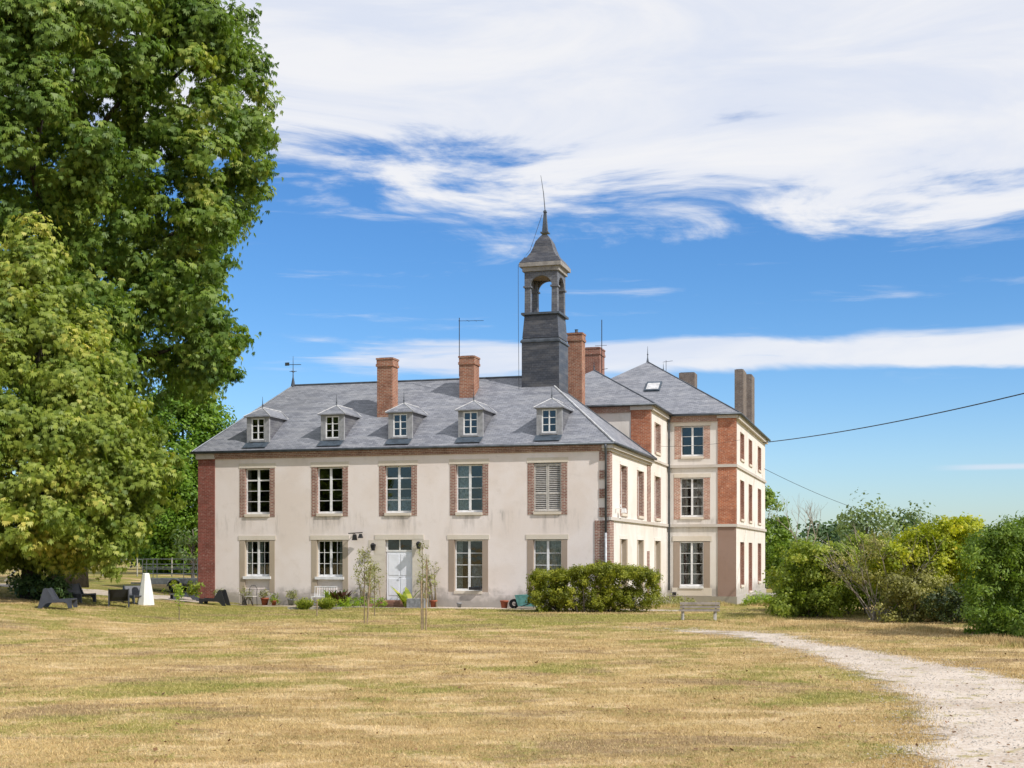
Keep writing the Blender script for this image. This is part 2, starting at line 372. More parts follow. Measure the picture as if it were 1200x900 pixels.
M['plasticd'] = simple('black_plastic', (.022, .023, .027), .4, .1, 4, 0, .5, .03)
M['whitepl'] = simple('white_shell', (.80, .80, .76), .4, .04, 3, 0, .4, .02)
M['galv'] = simple('galvanised', (.50, .52, .54), .45, .15, 6, .2, .5)
M['tyre'] = simple('rubber', (.025, .025, .027), .8, .2)
M['terracotta'] = simple('terracotta', (.36, .11, .06), .8, .15)
M['greypot'] = simple('grey_pot', (.28, .29, .30), .8, .2)
M['teal'] = simple('teal_paint', (.14, .36, .34), .55, .15)
M['bellc'] = simple('belfry_cornice', (.33, .31, .29), .8, .15, 4)
M['stepr'] = simple('red_step', (.36, .20, .14), .9, .2, 4)
M['kerbst'] = simple('kerb_stone', (.38, .35, .30), .9, .2, 4)
M['stake'] = simple('stake_wood', (.36, .27, .17), .9, .25, 9)
M['stemg'] = simple('young_stem', (.23, .18, .11), .9, .2, 9)
M['postw'] = simple('pale_post', (.50, .47, .40), .9, .2, 6)
M['bark'] = bark('chestnut_bark', (.10, .085, .068))
M['barkg'] = bark('grey_bark', (.22, .19, .155))
M['twig'] = bark('pale_twig', (.44, .38, .30))
M['glass'] = glassmat()
M['ground'] = groundmat(); M['blade'] = blademat(); M['gravel'] = gravelmat()
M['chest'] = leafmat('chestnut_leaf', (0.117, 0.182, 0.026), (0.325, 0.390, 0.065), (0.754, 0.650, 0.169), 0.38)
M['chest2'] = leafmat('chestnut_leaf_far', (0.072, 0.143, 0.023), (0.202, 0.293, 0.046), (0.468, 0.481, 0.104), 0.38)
M['bright'] = leafmat('bright_leaf', (.08, .17, .015), (.19, .32, .03), (.36, .43, .06), .35)
M['shade'] = leafmat('shade_toned_leaf', (.02, .035, .010), (.05, .075, .018), (.10, .13, .03), .2)  # leaf colour darkened to stand in for the shade inside the shrubbery gap
M['wood'] = leafmat('dark_leaf', (0.036, 0.078, 0.026), (0.078, 0.138, 0.042), (0.144, 0.204, 0.066), .25)
M['hedge'] = leafmat('hedge_leaf', (.11, .135, .012), (.30, .32, .03), (.60, .54, .06), .35)
M['shrubg'] = leafmat('shrub_leaf', (0.125, 0.181, 0.020), (0.312, 0.375, 0.050), (0.575, 0.550, 0.112), 0.4)
M['shruby'] = leafmat('yellow_leaf', (.20, .26, .02), (.48, .50, .03), (.78, .64, .05), .42)
M['shrubr'] = leafmat('fresh_leaf', (.085, .15, .02), (.20, .30, .035), (.38, .44, .08), .38)
M['shrubb'] = leafmat('brownish_leaf', (0.161, 0.161, 0.046), (0.322, 0.310, 0.081), (0.506, 0.437, 0.161), .35)
M['loose'] = leafmat('loose_leaf', (0.103, 0.161, 0.069), (0.196, 0.265, 0.103), (0.333, 0.380, 0.161), .35)
M['lime'] = leafmat('lime_leaf', (.12, .22, .02), (.30, .42, .03), (.5, .55, .06), .35)
M['redleaf'] = leafmat('red_leaf', (.06, .018, .015), (.10, .05, .02), (.06, .12, .03), .3)
M['paleleaf'] = leafmat('pale_leaf', (.16, .17, .06), (.34, .34, .13), (.55, .52, .25), .3)

# ------------------------------------------------------------------ the ground
def axis(lim, fine, n):
    t = np.linspace(-1, 1, n); return np.sign(t)*(fine*np.abs(t)+(lim-fine)*np.abs(t)**5)
def build_ground():
    xs = axis(900, 60, 170); ys = axis(900, 60, 200)+45
    Xg, Yg = np.meshgrid(xs, ys); Z = gz(Xg, Yg)
    vs_ = np.stack([Xg, Yg, Z], -1).reshape(-1, 3); nx = len(xs)
    fs = [(j*nx+i, j*nx+i+1, (j+1)*nx+i+1, (j+1)*nx+i) for j in range(len(ys)-1) for i in range(nx-1)]
    me = bpy.data.meshes.new('ground'); me.from_pydata(vs_.tolist(), [], fs); me.materials.append(M['ground'])
    for p in me.polygons: p.use_smooth = True
    o = bpy.data.objects.new('ground', me); C.objects.link(o); tag(o, kind='structure')
build_ground()
def catmull(pts, k=10):
    P = np.array([pts[0]]+list(pts)+[pts[-1]], float); out = []
    for i in range(1, len(P)-2):
        for t in np.linspace(0, 1, k, endpoint=False):
            a_, b_, c_, d_ = P[i-1], P[i], P[i+1], P[i+2]
            out.append(.5*((2*b_)+(-a_+c_)*t+(2*a_-5*b_+4*c_-d_)*t*t+(-a_+3*b_-3*c_+d_)*t**3))
    out.append(P[-2]); return np.array(out)
def ribbon(name, left, right, cov, lift=.006, k=12, nw=20, margin=.75):
    Lc, Rc = catmull(left, k), catmull(right, k); cv = catmull([(c, 0) for c in cov], k)[:, 0]
    vs_, at = [], []
    for l, r, c in zip(Lc, Rc, cv):
        d = (r-l)/np.linalg.norm(r-l); l2, r2 = l-d*margin, r+d*margin; W_ = np.linalg.norm(r2-l2)
        for j in range(nw+1):
            p = l2+(r2-l2)*j/nw; vs_.append((p[0], p[1], G(p[0], p[1])+lift))
            e = min(j, nw-j)/nw*W_; at.append(c*min(1, e/(2*margin)) )
    n = nw+1
    fs = [(i*n+j, i*n+j+1, (i+1)*n+j+1, (i+1)*n+j) for i in range(len(Lc)-1) for j in range(nw)]
    me = bpy.data.meshes.new(name); me.from_pydata(vs_, [], fs); me.materials.append(M['gravel'])
    a_ = me.attributes.new('cover', 'FLOAT', 'POINT'); a_.data.foreach_set('value', np.array(at, np.float32))
    o = bpy.data.objects.new(name, me); C.objects.link(o); return tag(o, kind='structure')
drive_in = [(1.5, 44.6), (5.9, 40.8), (6.95, 35.9), (7.3, 31.5), (7.25, 27.3), (6.9, 23.8), (6.36, 20.7), (5.53, 17.9), (4.77, 15.4), (3.4, 9), (1.5, 2)]
drive_out = [(2.2, 47.0), (7.9, 42.2), (8.7, 36.0), (9.6, 32.2), (10.1, 29.1), (10.3, 26), (10.2, 22.8), (9.6, 19.5), (8.9, 16), (7.4, 9), (5.5, 2)]
ribbon('driveway', drive_in, drive_out, [.15, .7, .95, 1, 1, 1, 1, 1, 1, 1, 1])
fp = [wl(b, -1.9) for b in (-19, -14, -9, -4, 1, 5)]; fp2 = [wl(b, -.02) for b in (-19, -14, -9, -4, 1, 5)]
ribbon('path', fp, fp2, [.4, .6, .8, .9, .75, .3], .005, margin=.3)
ribbon('path', [(-60, 62.5), (-40, 61), (-26, 60.2), (-18, 60.5), (-14.5, 61.5)], [(-60, 67), (-40, 65.2), (-26, 64.5), (-18, 65), (-15, 66)], [.8, .8, .8, .8, .75], .006)

# ------------------------------------------------------------------ the house
H = empty('country_house', (AX, AY, 0), -TH, 'long cream country house with slate roof, bell tower and taller pavilion at its right', 'house')
front = lambda a_, d, z: (a_, d, z)
def plane_front(by0): return lambda a_, d, z: (a_, by0+d, z)
def plane_side(bx0): return lambda a_, d, z: (bx0-d, a_, z)
def wall(P, a0, a1, z0, z1, ops, mat, depth=.26):
    m = MB(P); A_ = sorted({a0, a1}|{o[0] for o in ops}|{o[1] for o in ops}); Z = sorted({z0, z1}|{o[2] for o in ops}|{o[3] for o in ops})
    for i in range(len(A_)-1):
        for j in range(len(Z)-1):
            ca, cz = (A_[i]+A_[i+1])/2, (Z[j]+Z[j+1])/2
            if any(o[0] < ca < o[1] and o[2] < cz < o[3] for o in ops): continue
            m.add([(A_[i], 0, Z[j]), (A_[i+1], 0, Z[j]), (A_[i+1], 0, Z[j+1]), (A_[i], 0, Z[j+1])], [(0, 1, 2, 3)])
    for o in ops:
        x0, x1, y0, y1 = o[:4]
        m.add([(x0,0,y0),(x1,0,y0),(x1,0,y1),(x0,0,y1),(x0,depth,y0),(x1,depth,y0),(x1,depth,y1),(x0,depth,y1)], [(0,4,5,1),(1,5,6,2),(2,6,7,3),(3,7,4,0)])
    return m.build('wall', mat, H)
def window(P, a0, a1, z0, z1, rows=4, strip=.28, smat='bricko', curtains=(), sill=True, panel=0, style='', d=.17, sillmat='stone', thick=False, open_left=False, frame_z=None, parent=None):
    """a0..a1 outer edge of the jamb strips, z0..z1 clear height"""
    par = parent or H
    x0, x1 = a0+strip, a1-strip
    f = MB(P); t = .055
    zb = z0+panel
    f.box(x0, x0+t, d, d+.06, zb, z1); f.box(x1-t, x1, d, d+.06, zb, z1)
    f.box(x0+t, x1-t, d, d+.06, zb, zb+.10); f.box(x0+t, x1-t, d, d+.06, z1-t, z1)
    cx = (x0+x1)/2
    if style != 'shutter':
        f.box(cx-.055, cx+.055, d-.012, d+.055, zb+.10, z1-t)
        for i in range(1, rows):
            zz = zb+.1+(z1-t-zb-.1)*i/rows; h = .035 if (thick and i == rows-1) else .014
            f.box(x0+t, cx-.055, d+.004, d+.05, zz-h, zz+h)
            if not (open_left and i < 0): f.box(cx+.055, x1-t, d+.004, d+.05, zz-h, zz+h)
    if style == 'grille':
        for k in range(1, 2):
            for lo, hi in ((x0+t, cx-.055), (cx+.055, x1-t)):
                xx = lo+(hi-lo)*k/2; f.box(xx-.012, xx+.012, d-.03, d-.015, zb+.1, z1-t)
    wn = f.build('window', M['white'], par)
    if style != 'shutter':
        MB(P).box(x0+t, cx-.055, d+.024, d+.030, zb+.1, z1-t).box(cx+.055, x1-t, d+.024, d+.030, zb+.1, z1-t).build('pane', M['glass'], wn)
    else:
        s = MB(P)
        for lo, hi in ((x0+.01, cx-.006), (cx+.006, x1-.01)):
            s.box(lo, lo+.06, .06, .10, zb+.02, z1-.02); s.box(hi-.06, hi, .06, .10, zb+.02, z1-.02)
            for q in (zb+.02, zb+(z1-zb)*.36, z1-.12): s.box(lo+.06, hi-.06, .06, .10, q, q+.08)
            k = zb+.10
            while k < z1-.14:
                s.add([(lo+.06, .058, k), (hi-.06, .058, k), (hi-.06, .12, k+.05), (lo+.06, .12, k+.05), (lo+.06, .066, k-.012), (hi-.06, .066, k-.012), (hi-.06, .128, k+.038), (lo+.06, .128, k+.038)], [(0,1,2,3),(7,6,5,4),(0,4,5,1),(1,5,6,2),(2,6,7,3),(3,7,4,0)])
                k += .085
        tag(s.build('shutter', M['grey_wood'], wn), 'closed weathered grey louvred shutters')
    for q0, q1 in ((a0, x0), (x1, a1)): MB(P).box(q0, q1, -.012, d+.09, z0-.15, z1).build('jamb', M[smat], wn)
    if panel: MB(P).box(x0, x1, .10, d+.06, z0, zb-.06).build('panel', M['wall'], wn)
    if sill: MB(P).box(x0-.08 if panel else x0+.003, x1+.08 if panel else x1-.003, -.07, d+.07, zb-.13, zb-.002).build('sill', M[sillmat], wn)
    for (c0, c1, q0, q1, cm) in curtains:
        m = MB(P); n = 14
        pts = [(x0+.03+(x1-x0-.06)*(c0+(c1-c0)*i/n), d+.16+.025*math.sin(i*2.1)) for i in range(n+1)]
        za, zc = zb+.1+(z1-zb-.15)*q0, zb+.1+(z1-zb-.15)*q1
        m.add([(p[0], p[1], za) for p in pts]+[(p[0], p[1], zc) for p in pts]+[(p[0], p[1]+.01, za) for p in pts]+[(p[0], p[1]+.01, zc) for p in pts],
              [(i, i+1, n+2+i, n+1+i) for i in range(n)]+[(2*n+2+i+1, 2*n+2+i, 3*n+3+i, 3*n+4+i) for i in range(n)])
        m.build('curtain', M[cm], wn)
    return wn

# ---- front wing walls
EZ = 7.36
PF = plane_front(0)
up = [(-18.29, -16.41), (-14.50, -12.61), (-11.03, -9.14), (-7.52, -5.66), (-3.79, -1.93)]
gr = [(-18.29, -16.42), (-14.50, -12.61), None, (-7.59, -5.67), (-3.81, -1.93)]
ops = [(a_, b_, 4.25, 6.60) for a_, b_ in up]+[(g[0], g[1], .73, 3.12) for g in gr if g]+[(-10.72, -9.37, .28, 3.12)]
wall(PF, -20.5, 0, -.3, EZ, ops, M['wall'])
PS = plane_side(0)
sd_up = [(2.40, 4.25), (6.72, 8.62), (11.75, 13.75)]
ops = [(a_, b_, 4.25, 6.62) for a_, b_ in sd_up]+[(a_, b_, .60, 3.15) for a_, b_ in sd_up]
wall(PS, 0, 15.96, -.7, EZ, ops, M['wall2'])
ops2 = [(11.75, 13.75, 7.90, 9.50)]
wall(PS, 10.47, 15.96, EZ, 10.15, ops2, M['wall2'])
wall(plane_front(10.47), -7.6, 0, EZ, 10.15, [], M['wall2'])
# unseen back and left walls close the shell
MB().add([(-20.5,0,-.3),(-20.5,10.47,-.3),(-20.5,10.47,EZ),(-20.5,0,EZ)], [(3,2,1,0)]).add([(-20.5,10.47,-.3),(-8.2,10.47,-.3),(-8.2,10.47,EZ),(-20.5,10.47,EZ)], [(3,2,1,0)]).build('wall', M['wall'], H)
# interior floors and a partition keep the rooms dark
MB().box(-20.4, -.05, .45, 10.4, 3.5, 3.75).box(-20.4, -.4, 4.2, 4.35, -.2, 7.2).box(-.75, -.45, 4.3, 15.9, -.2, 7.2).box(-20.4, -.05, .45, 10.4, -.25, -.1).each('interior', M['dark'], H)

cur = {3: [(.0, .48, .0, 1, 'curtain'), (.9, 1, 0, 1, 'curtain')], 0: [(0, .12, 0, 1, 'curtainp')], 1: [(.88, 1, 0, 1, 'curtain')], 2: [(0, 1, .0, .32, 'curtainb')]}
for i, (a_, b_) in enumerate(up):
    window(PF, a_, b_, 4.40 if 0 else 4.38, 6.58, 4, curtains=cur.get(i, ()), thick=i in (0, 2), style='shutter' if i == 4 else '', smat='bricko')
window(PF, *gr[0], .75, 3.10, 3, smat='tan3', panel=.62, style='grille', curtains=[(.0, .2, 0, 1, 'curtain'), (.36, .64, 0, 1, 'curtain'), (.85, 1, 0, 1, 'curtainb')], sill=True, sillmat='white')
window(PF, *gr[1], .75, 3.10, 3, smat='tan3', panel=.62, style='grille', sill=True, sillmat='white', curtains=[(.8, 1, 0, 1, 'curtain')])
window(PF, *gr[3], .75, 3.10, 4, smat='tanpl', curtains=[(.55, 1, 0, .5, 'curtainb'), (0, .22, 0, 1, 'curtain')])
window(PF, *gr[4], .75, 3.10, 4, smat='tanpl', curtains=[(0, .42, .3, 1, 'curtain'), (.55, 1, .3, 1, 'curtain')])
for a_, b_ in sd_up:
    window(PS, a_, b_, 4.36, 6.60, 4, smat='bricko', d=.22)
    window(PS, a_, b_, .62, 3.13, 4, smat='tan3', d=.22)
window(PS, 11.75, 13.75, 7.92, 9.48, 3, smat='bricko', d=.22)
# lintels and bands
m = MB(PF)
for g in gr:
    if g: m.box(g[0]-.06, g[1]+.06, -.022, .2, 3.122, 3.34)
m.box(-11.25, -8.8, -.022, .2, 3.122, 3.36)
for a_, b_ in up: m.box(a_-.04, b_+.04, -.016, .2, 6.602, 6.84)
m.each('lintel', M['stone'], H)
m = MB(PS)
for a_, b_ in sd_up: m.box(a_-.03, b_+.03, -.02, .2, 3.152, 3.32); m.box(a_-.03, b_+.03, -.02, .2, 6.622, 6.8)
m.each('lintel', M['wall2'], H)
# string courses
MB().box(-.004, .10, -.08, 15.88, 3.97, 4.12).box(-.004, .10, 10.48, 15.88, 7.36, 7.48).each('string_course', M['band'], H)
# brick corner piers
MB(PF).box(-20.53, -19.62, -.035, .3, -.3, 7.08).each('brick_pier', M['brickd'], H)
MB(PF).box(-20.6, -19.6, -.14, .3, 7.082, 7.34).each('cornice', M['band'], H)
MB().box(-.66, .035, -.035, .0, -.5, 3.96).box(.0, .035, .002, .85, -.5, 3.96).each('brick_pier', M['bricko'], H)
q = MB(PF); 
for k in range(7):
    z0 = 4.13+k*.42
    if k % 2 == 0: q.box(-.46, .03, -.03, -.002, z0, z0+.41)
    else: q.box(-.20, .03, -.03, -.002, z0, z0+.41)
q.each('quoin', M['bricko'], H)
MB().box(.002, .03, .004, .5, 4.13, 7.05).each('quoin', M['bricko'], H)
MB().box(.002, .04, 9.5, 10.46, 4.13, 7.3).box(.002, .04, 9.5, 10.1, -.4, 2.6).each('brick_pier', M['bricko'], H)
# stone jambs round the door
q = MB(PF)
for sgn, x in ((-1, -10.72), (1, -9.37)):
    for k in range(9):
        z0 = .02+k*.345; wd = .55 if k % 2 else .85
        q.box(min(x, x+sgn*wd), max(x, x+sgn*wd), -.012, .24, z0, z0+.335)
q.each('stone_block', M['stone'], H)
D = MB(PF).box(-10.70, -9.39, .14, .20, .29, 2.56)
D.box(-10.60, -10.08, .125, .14, .5, 1.3).box(-10.01, -9.49, .125, .14, .5, 1.3).box(-10.60, -10.08, .125, .14, 1.45, 2.45).box(-10.01, -9.49, .125, .14, 1.45, 2.45)
D = D.build('door', M['door'], H, bevel=.008)
MB(PF).box(-10.72, -10.64, .12, .2, 2.56, 3.12).box(-9.45, -9.37, .12, .2, 2.56, 3.12).box(-10.64, -9.45, .12, .2, 2.56, 2.64).box(-10.07, -10.02, .12, .2, 2.64, 3.12).build('frame', M['white'], D)
MB(PF).box(-10.64, -9.45, .155, .162, 2.64, 3.10).build('pane', M['glass'], D)
MB(PF).tube([(-10.05, .12, 1.35), (-10.05, .07, 1.35), (-9.95, .07, 1.35)], .014).build('handle', M['iron'], D)
MB(PF).box(-11.2, -8.9, -1.0, .0, -.1, .14).box(-10.95, -9.15, -.55, .14, .14, .28).build('doorstep', M['stepr'], H, bevel=.015)
# base course of the front, rough
MB(PF).box(-19.6, -18.3, -.03, 0, -.3, .62).box(-16.4, -14.52, -.03, 0, -.3, .60).box(-12.6, -11.6, -.03, 0, -.3, .58).box(-8.5, -7.6, -.03, 0, -.3, .60).box(-7.6, -5.6, -.035, 0, -.3, .70).box(-5.6, -.67, -.03, 0, -.3, .60).each('plinth', M['wall'], H)
# brick cornice under the front gutter, stone cornice on the side
MB().box(-19.6, -.3, -.06, .1, 7.08, 7.17).box(-19.6, -.3, -.11, .1, 7.17, 7.26).box(-19.6, -.3, -.17, .1, 7.26, 7.352).each('cornice', M['frieze'], H)
MB().box(-.3, .08, -.08, .0, 7.06, 7.18).box(-.3, .2, -.2, 0, 7.18, 7.352).box(0, .10, .002, 10.46, 7.06, 7.18).box(0, .22, .002, 10.46, 7.18, 7.352).each('cornice', M['band'], H)

# ---- roofs
def hip(x0, x1, y0, y1, ze, rx0, rx1, ry0, ry1, zr, th=.07):
    m = MB()
    m.add([(x0,y0,ze),(x1,y0,ze),(x1,y1,ze),(x0,y1,ze),(rx0,ry0,zr),(rx1,ry0,zr),(rx1,ry1,zr),(rx0,ry1,zr),
           (x0,y0,ze-th),(x1,y0,ze-th),(x1,y1,ze-th),(x0,y1,ze-th)], [])
    f = []
    if abs(rx0-rx1) > 1e-3 and abs(ry0-ry1) < 1e-3: f = [(0,1,5,4),(1,2,5),(2,3,4,5),(3,0,4)]
    elif abs(rx0-rx1) < 1e-3: f = [(0,1,4),(1,2,7,4),(2,3,7),(3,0,4,7)]
    f += [(0,8,9,1),(1,9,10,2),(2,10,11,3),(3,11,8,0),(8,11,10,9)]
    m.f = f; return m
RS = (11.25-7.44)/(5.235+.25)
roof = hip(-20.72, .26, -.21, 10.70, 7.44, -17.94, -4.4, 5.235, 5.235, 11.25).build('roof', M['slate'], H)
MB().tube([(-20.8, -.23, 7.40), (.3, -.23, 7.40)], .065, 8).tube([(.32, -.28, 7.40), (.32, 10.4, 7.40)], .07, 8).build('gutter', M['zinc'], roof, True)
def ridgecap(pts, r=.05, mat='zinc', par=None):
    MB().tube(pts, r, 6).build('ridge_cap', M[mat], par or roof)
ridgecap([(-17.94, 5.235, 11.26), (-4.4, 5.235, 11.26)], .06)
ridgecap([(.28, -.25, 7.45), (-4.4, 5.235, 11.25)], .045, 'flash'); ridgecap([(-20.75, -.25, 7.45), (-17.94, 5.235, 11.25)], .04)
ridgecap([(.28, 10.72, 7.45), (-4.4, 5.235, 11.25)], .045)
# mid block and pavilion roofs
roof2 = hip(-7.9, .28, 10.22, 22, 10.30, -3.81, -3.81, 14.1, 20.0, 12.70).build('roof', M['slate'], H)
MB().tube([(-7.9, 10.2, 10.26), (.3, 10.2, 10.26), (.3, 15.7, 10.26)], .07, 8).build('gutter', M['zinc'], roof2, True)
ridgecap([(.28, 10.22, 10.31), (-3.81, 14.1, 12.70)], .04, 'zinc', roof2)
roof3 = hip(-8.5, 4.1, 15.68, 34.1, 10.26, -2.2, -2.2, 22, 27.8, 14.20).build('roof', M['slate'], H)
MB().tube([(.3, 15.66, 10.22), (4.12, 15.66, 10.22), (4.12, 34.0, 10.22)], .07, 8).build('gutter', M['zinc'], roof3, True)
ridgecap([(4.1, 15.68, 10.27), (-2.2, 22, 14.2)], .04, 'zinc', roof3)
# mid block brick pier, frieze
MB().box(-1.02, .03, 10.435, 10.47, 7.4, 10.02).each('brick_pier', M['brickr'], H)
MB().box(.0, .03, 10.47, 10.75, 7.5, 10.02).each('brick_pier', M['bricko'], H)
MB().box(-7.6, -1.03, 10.38, 10.47, 9.9, 10.2).each('cornice', M['frieze'], H)
MB().box(-1.05, .12, 10.33, 10.47, 10.0, 10.22).box(0, .16, 10.471, 15.7, 10.0, 10.22).each('cornice', M['band'], H)
# ---- pavilion
PP = plane_front(15.96); PR = plane_side(3.82); WX = 3.82
pv = [(.41, 2.40, 7.80, 9.62), (.37, 2.40, 4.40, 6.72), (.34, 2.40, .62, 3.15)]
wall(PP, 0, WX, .08, 10.2, pv, M['wall2'])
psd = [(18.0, 20.4), (22.7, 25.0), (28.4, 30.9)]
ops = []
for i, (a_, b_) in enumerate(psd): ops += [(a_+.2, b_, 7.85, 9.45), (a_+.2, b_, 4.38, 6.7), (a_+.2, b_, (.15 if i == 1 else .62), 3.13)]
wall(PR, 15.96, 33.8, -.9, 10.2, ops, M['wall2'])
MB().add([(-8.2,10.47,-.7),(-8.2,33.8,-.7),(-8.2,33.8,10.2),(-8.2,10.47,10.2)], [(3,2,1,0)]).add([(-8.2,33.8,-.7),(3.82,33.8,-.7),(3.82,33.8,10.2),(-8.2,33.8,10.2)], [(3,2,1,0)]).build('wall', M['wall2'], H)
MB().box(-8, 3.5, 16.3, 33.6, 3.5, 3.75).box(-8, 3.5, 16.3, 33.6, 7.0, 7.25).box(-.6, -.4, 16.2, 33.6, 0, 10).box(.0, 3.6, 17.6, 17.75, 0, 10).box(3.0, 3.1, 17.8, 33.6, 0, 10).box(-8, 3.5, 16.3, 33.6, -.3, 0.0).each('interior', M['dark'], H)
window(PP, .41, 2.40, 7.92, 9.60, 3, .36, 'brickj', d=.12)
window(PP, .37, 2.40, 4.52, 6.70, 4, .36, 'brickj', d=.12, curtains=[(0, .3, 0, 1, 'curtainp'), (.7, 1, 0, 1, 'curtainp')])
window(PP, .34, 2.40, .64, 3.12, 4, .36, 'tanpl', d=.08, curtains=[(.0, .14, 0, 1, 'curtain'), (.32, .45, 0, 1, 'curtain'), (.55, .68, 0, 1, 'curtain')], sillmat='white')
for i, (a_, b_) in enumerate(psd):
    window(PR, a_+.2, b_, 7.92, 9.43, 3, .3, 'brick', d=.22); window(PR, a_+.2, b_, 4.46, 6.68, 4, .3, 'brick', d=.22)
    window(PR, a_+.2, b_, .17 if i == 1 else .64, 3.11, 4, .3, 'brick', d=.22)
MB(PP).box(.30, 2.5, -.03, .1, 3.16, 3.45).box(.38, 2.45, -.02, .1, 6.725, 6.95).box(.38, 2.45, -.02, .1, 9.62, 9.8).box(.25, 2.5, -.02, .1, .10, .55).each('lintel', M['stone'], H)
MB(PP).box(2.83, WX+.035, -.04, 0, 4.12, 10.0).each('brick_pier', M['brickr'], H)
MB().box(WX, WX+.035, 15.96, 16.35, 4.12, 10.0).each('brick_pier', M['bricko'], H)
MB(PP).box(2.83, WX+.035, -.04, 0, .082, 3.95).build('corner_pier', M['tan2'], H)
MB().box(0.03, WX+.10, 15.84, 15.959, 3.955, 4.115).box(WX, WX+.10, 15.961, 33.9, 3.955, 4.115).box(0.03, WX+.09, 15.85, 15.959, 7.28, 7.44).box(WX, WX+.09, 15.961, 33.9, 7.28, 7.44).each('string_course', M['band'], H)
MB().box(.05, 2.82, 15.86, 15.96, 9.85, 10.19).each('cornice', M['frieze'], H)
MB().box(2.80, WX+.14, 15.80, 15.96, 10.002, 10.19).box(WX, WX+.2, 15.961, 33.9, 9.95, 10.19).each('cornice', M['band'], H)
MB().box(0, WX+.07, 15.87, 16.0, -.9, .078).each('plinth', M['plinth'], H)
MB().box(WX, WX+.07, 16.0, 33.9, -.9, .078).each('plinth', M['wall2'], H)
MB().box(WX+.07, 7.2, 24.3, 28, -.9, -.05).build('terrace', M['kerbst'], H)
# drain pipes
MB().tube([(-.12, -.26, 7.36), (-.12, -.26, 7.22), (-.14, -.09, 6.95), (-.14, -.09, 3.4)], .05, 8).build('downpipe', M['zinc'], H, True)
MB().tube([(-.14, -.10, 3.4), (-.14, -.10, -.2)], .055, 8).build('downpipe', M['galv'], H, True)
MB().tube([(.20, 15.7, 10.2), (.12, 15.80, 9.9), (.12, 15.80, .4)], .06, 8).build('downpipe', M['zinc'], H, True)
MB().box(.30, .52, 15.80, 15.86, .12, .30).build('wall_box', M['iron'], H)
# wall lanterns, bracket, floodlight
def lantern(a_, z, s=1):
    m = MB(PF).tube([(a_-.16*s, -.02, z), (a_-.10*s, -.16, z+.1), (a_, -.22, z+.08)], .015)
    m.frus(a_, -.22, z-.24, z+.02, .06, .06, .10, .10).frus(a_, -.22, z+.02, z+.12, .12, .12, .02, .02)
    return m.build('wall_lantern', M['iron'], H)
lantern(-11.25, 2.85); lantern(-8.98, 2.92)
MB(PF).tube([(-12.25, -.02, 3.42), (-12.25, -.35, 3.42)], .02).tube([(-12.45, -.35, 3.42), (-11.75, -.3, 3.46)], .025).frus(-11.85, -.3, 3.2, 3.4, .10, .10, .05, .05).frus(-12.15, -.3, 3.1, 3.38, .12, .05, .07, .05).build('wall_bracket', M['iron'], H)
MB().tube([(.0, 1.6, 4.55), (.25, 1.7, 4.55)], .02).frus(.3, 1.9, 4.35, 4.55, .1, .14, .08, .1).frus(.25, 1.3, 4.6, 4.72, .05, .05, .05, .05).build('floodlight', M['white'], H)

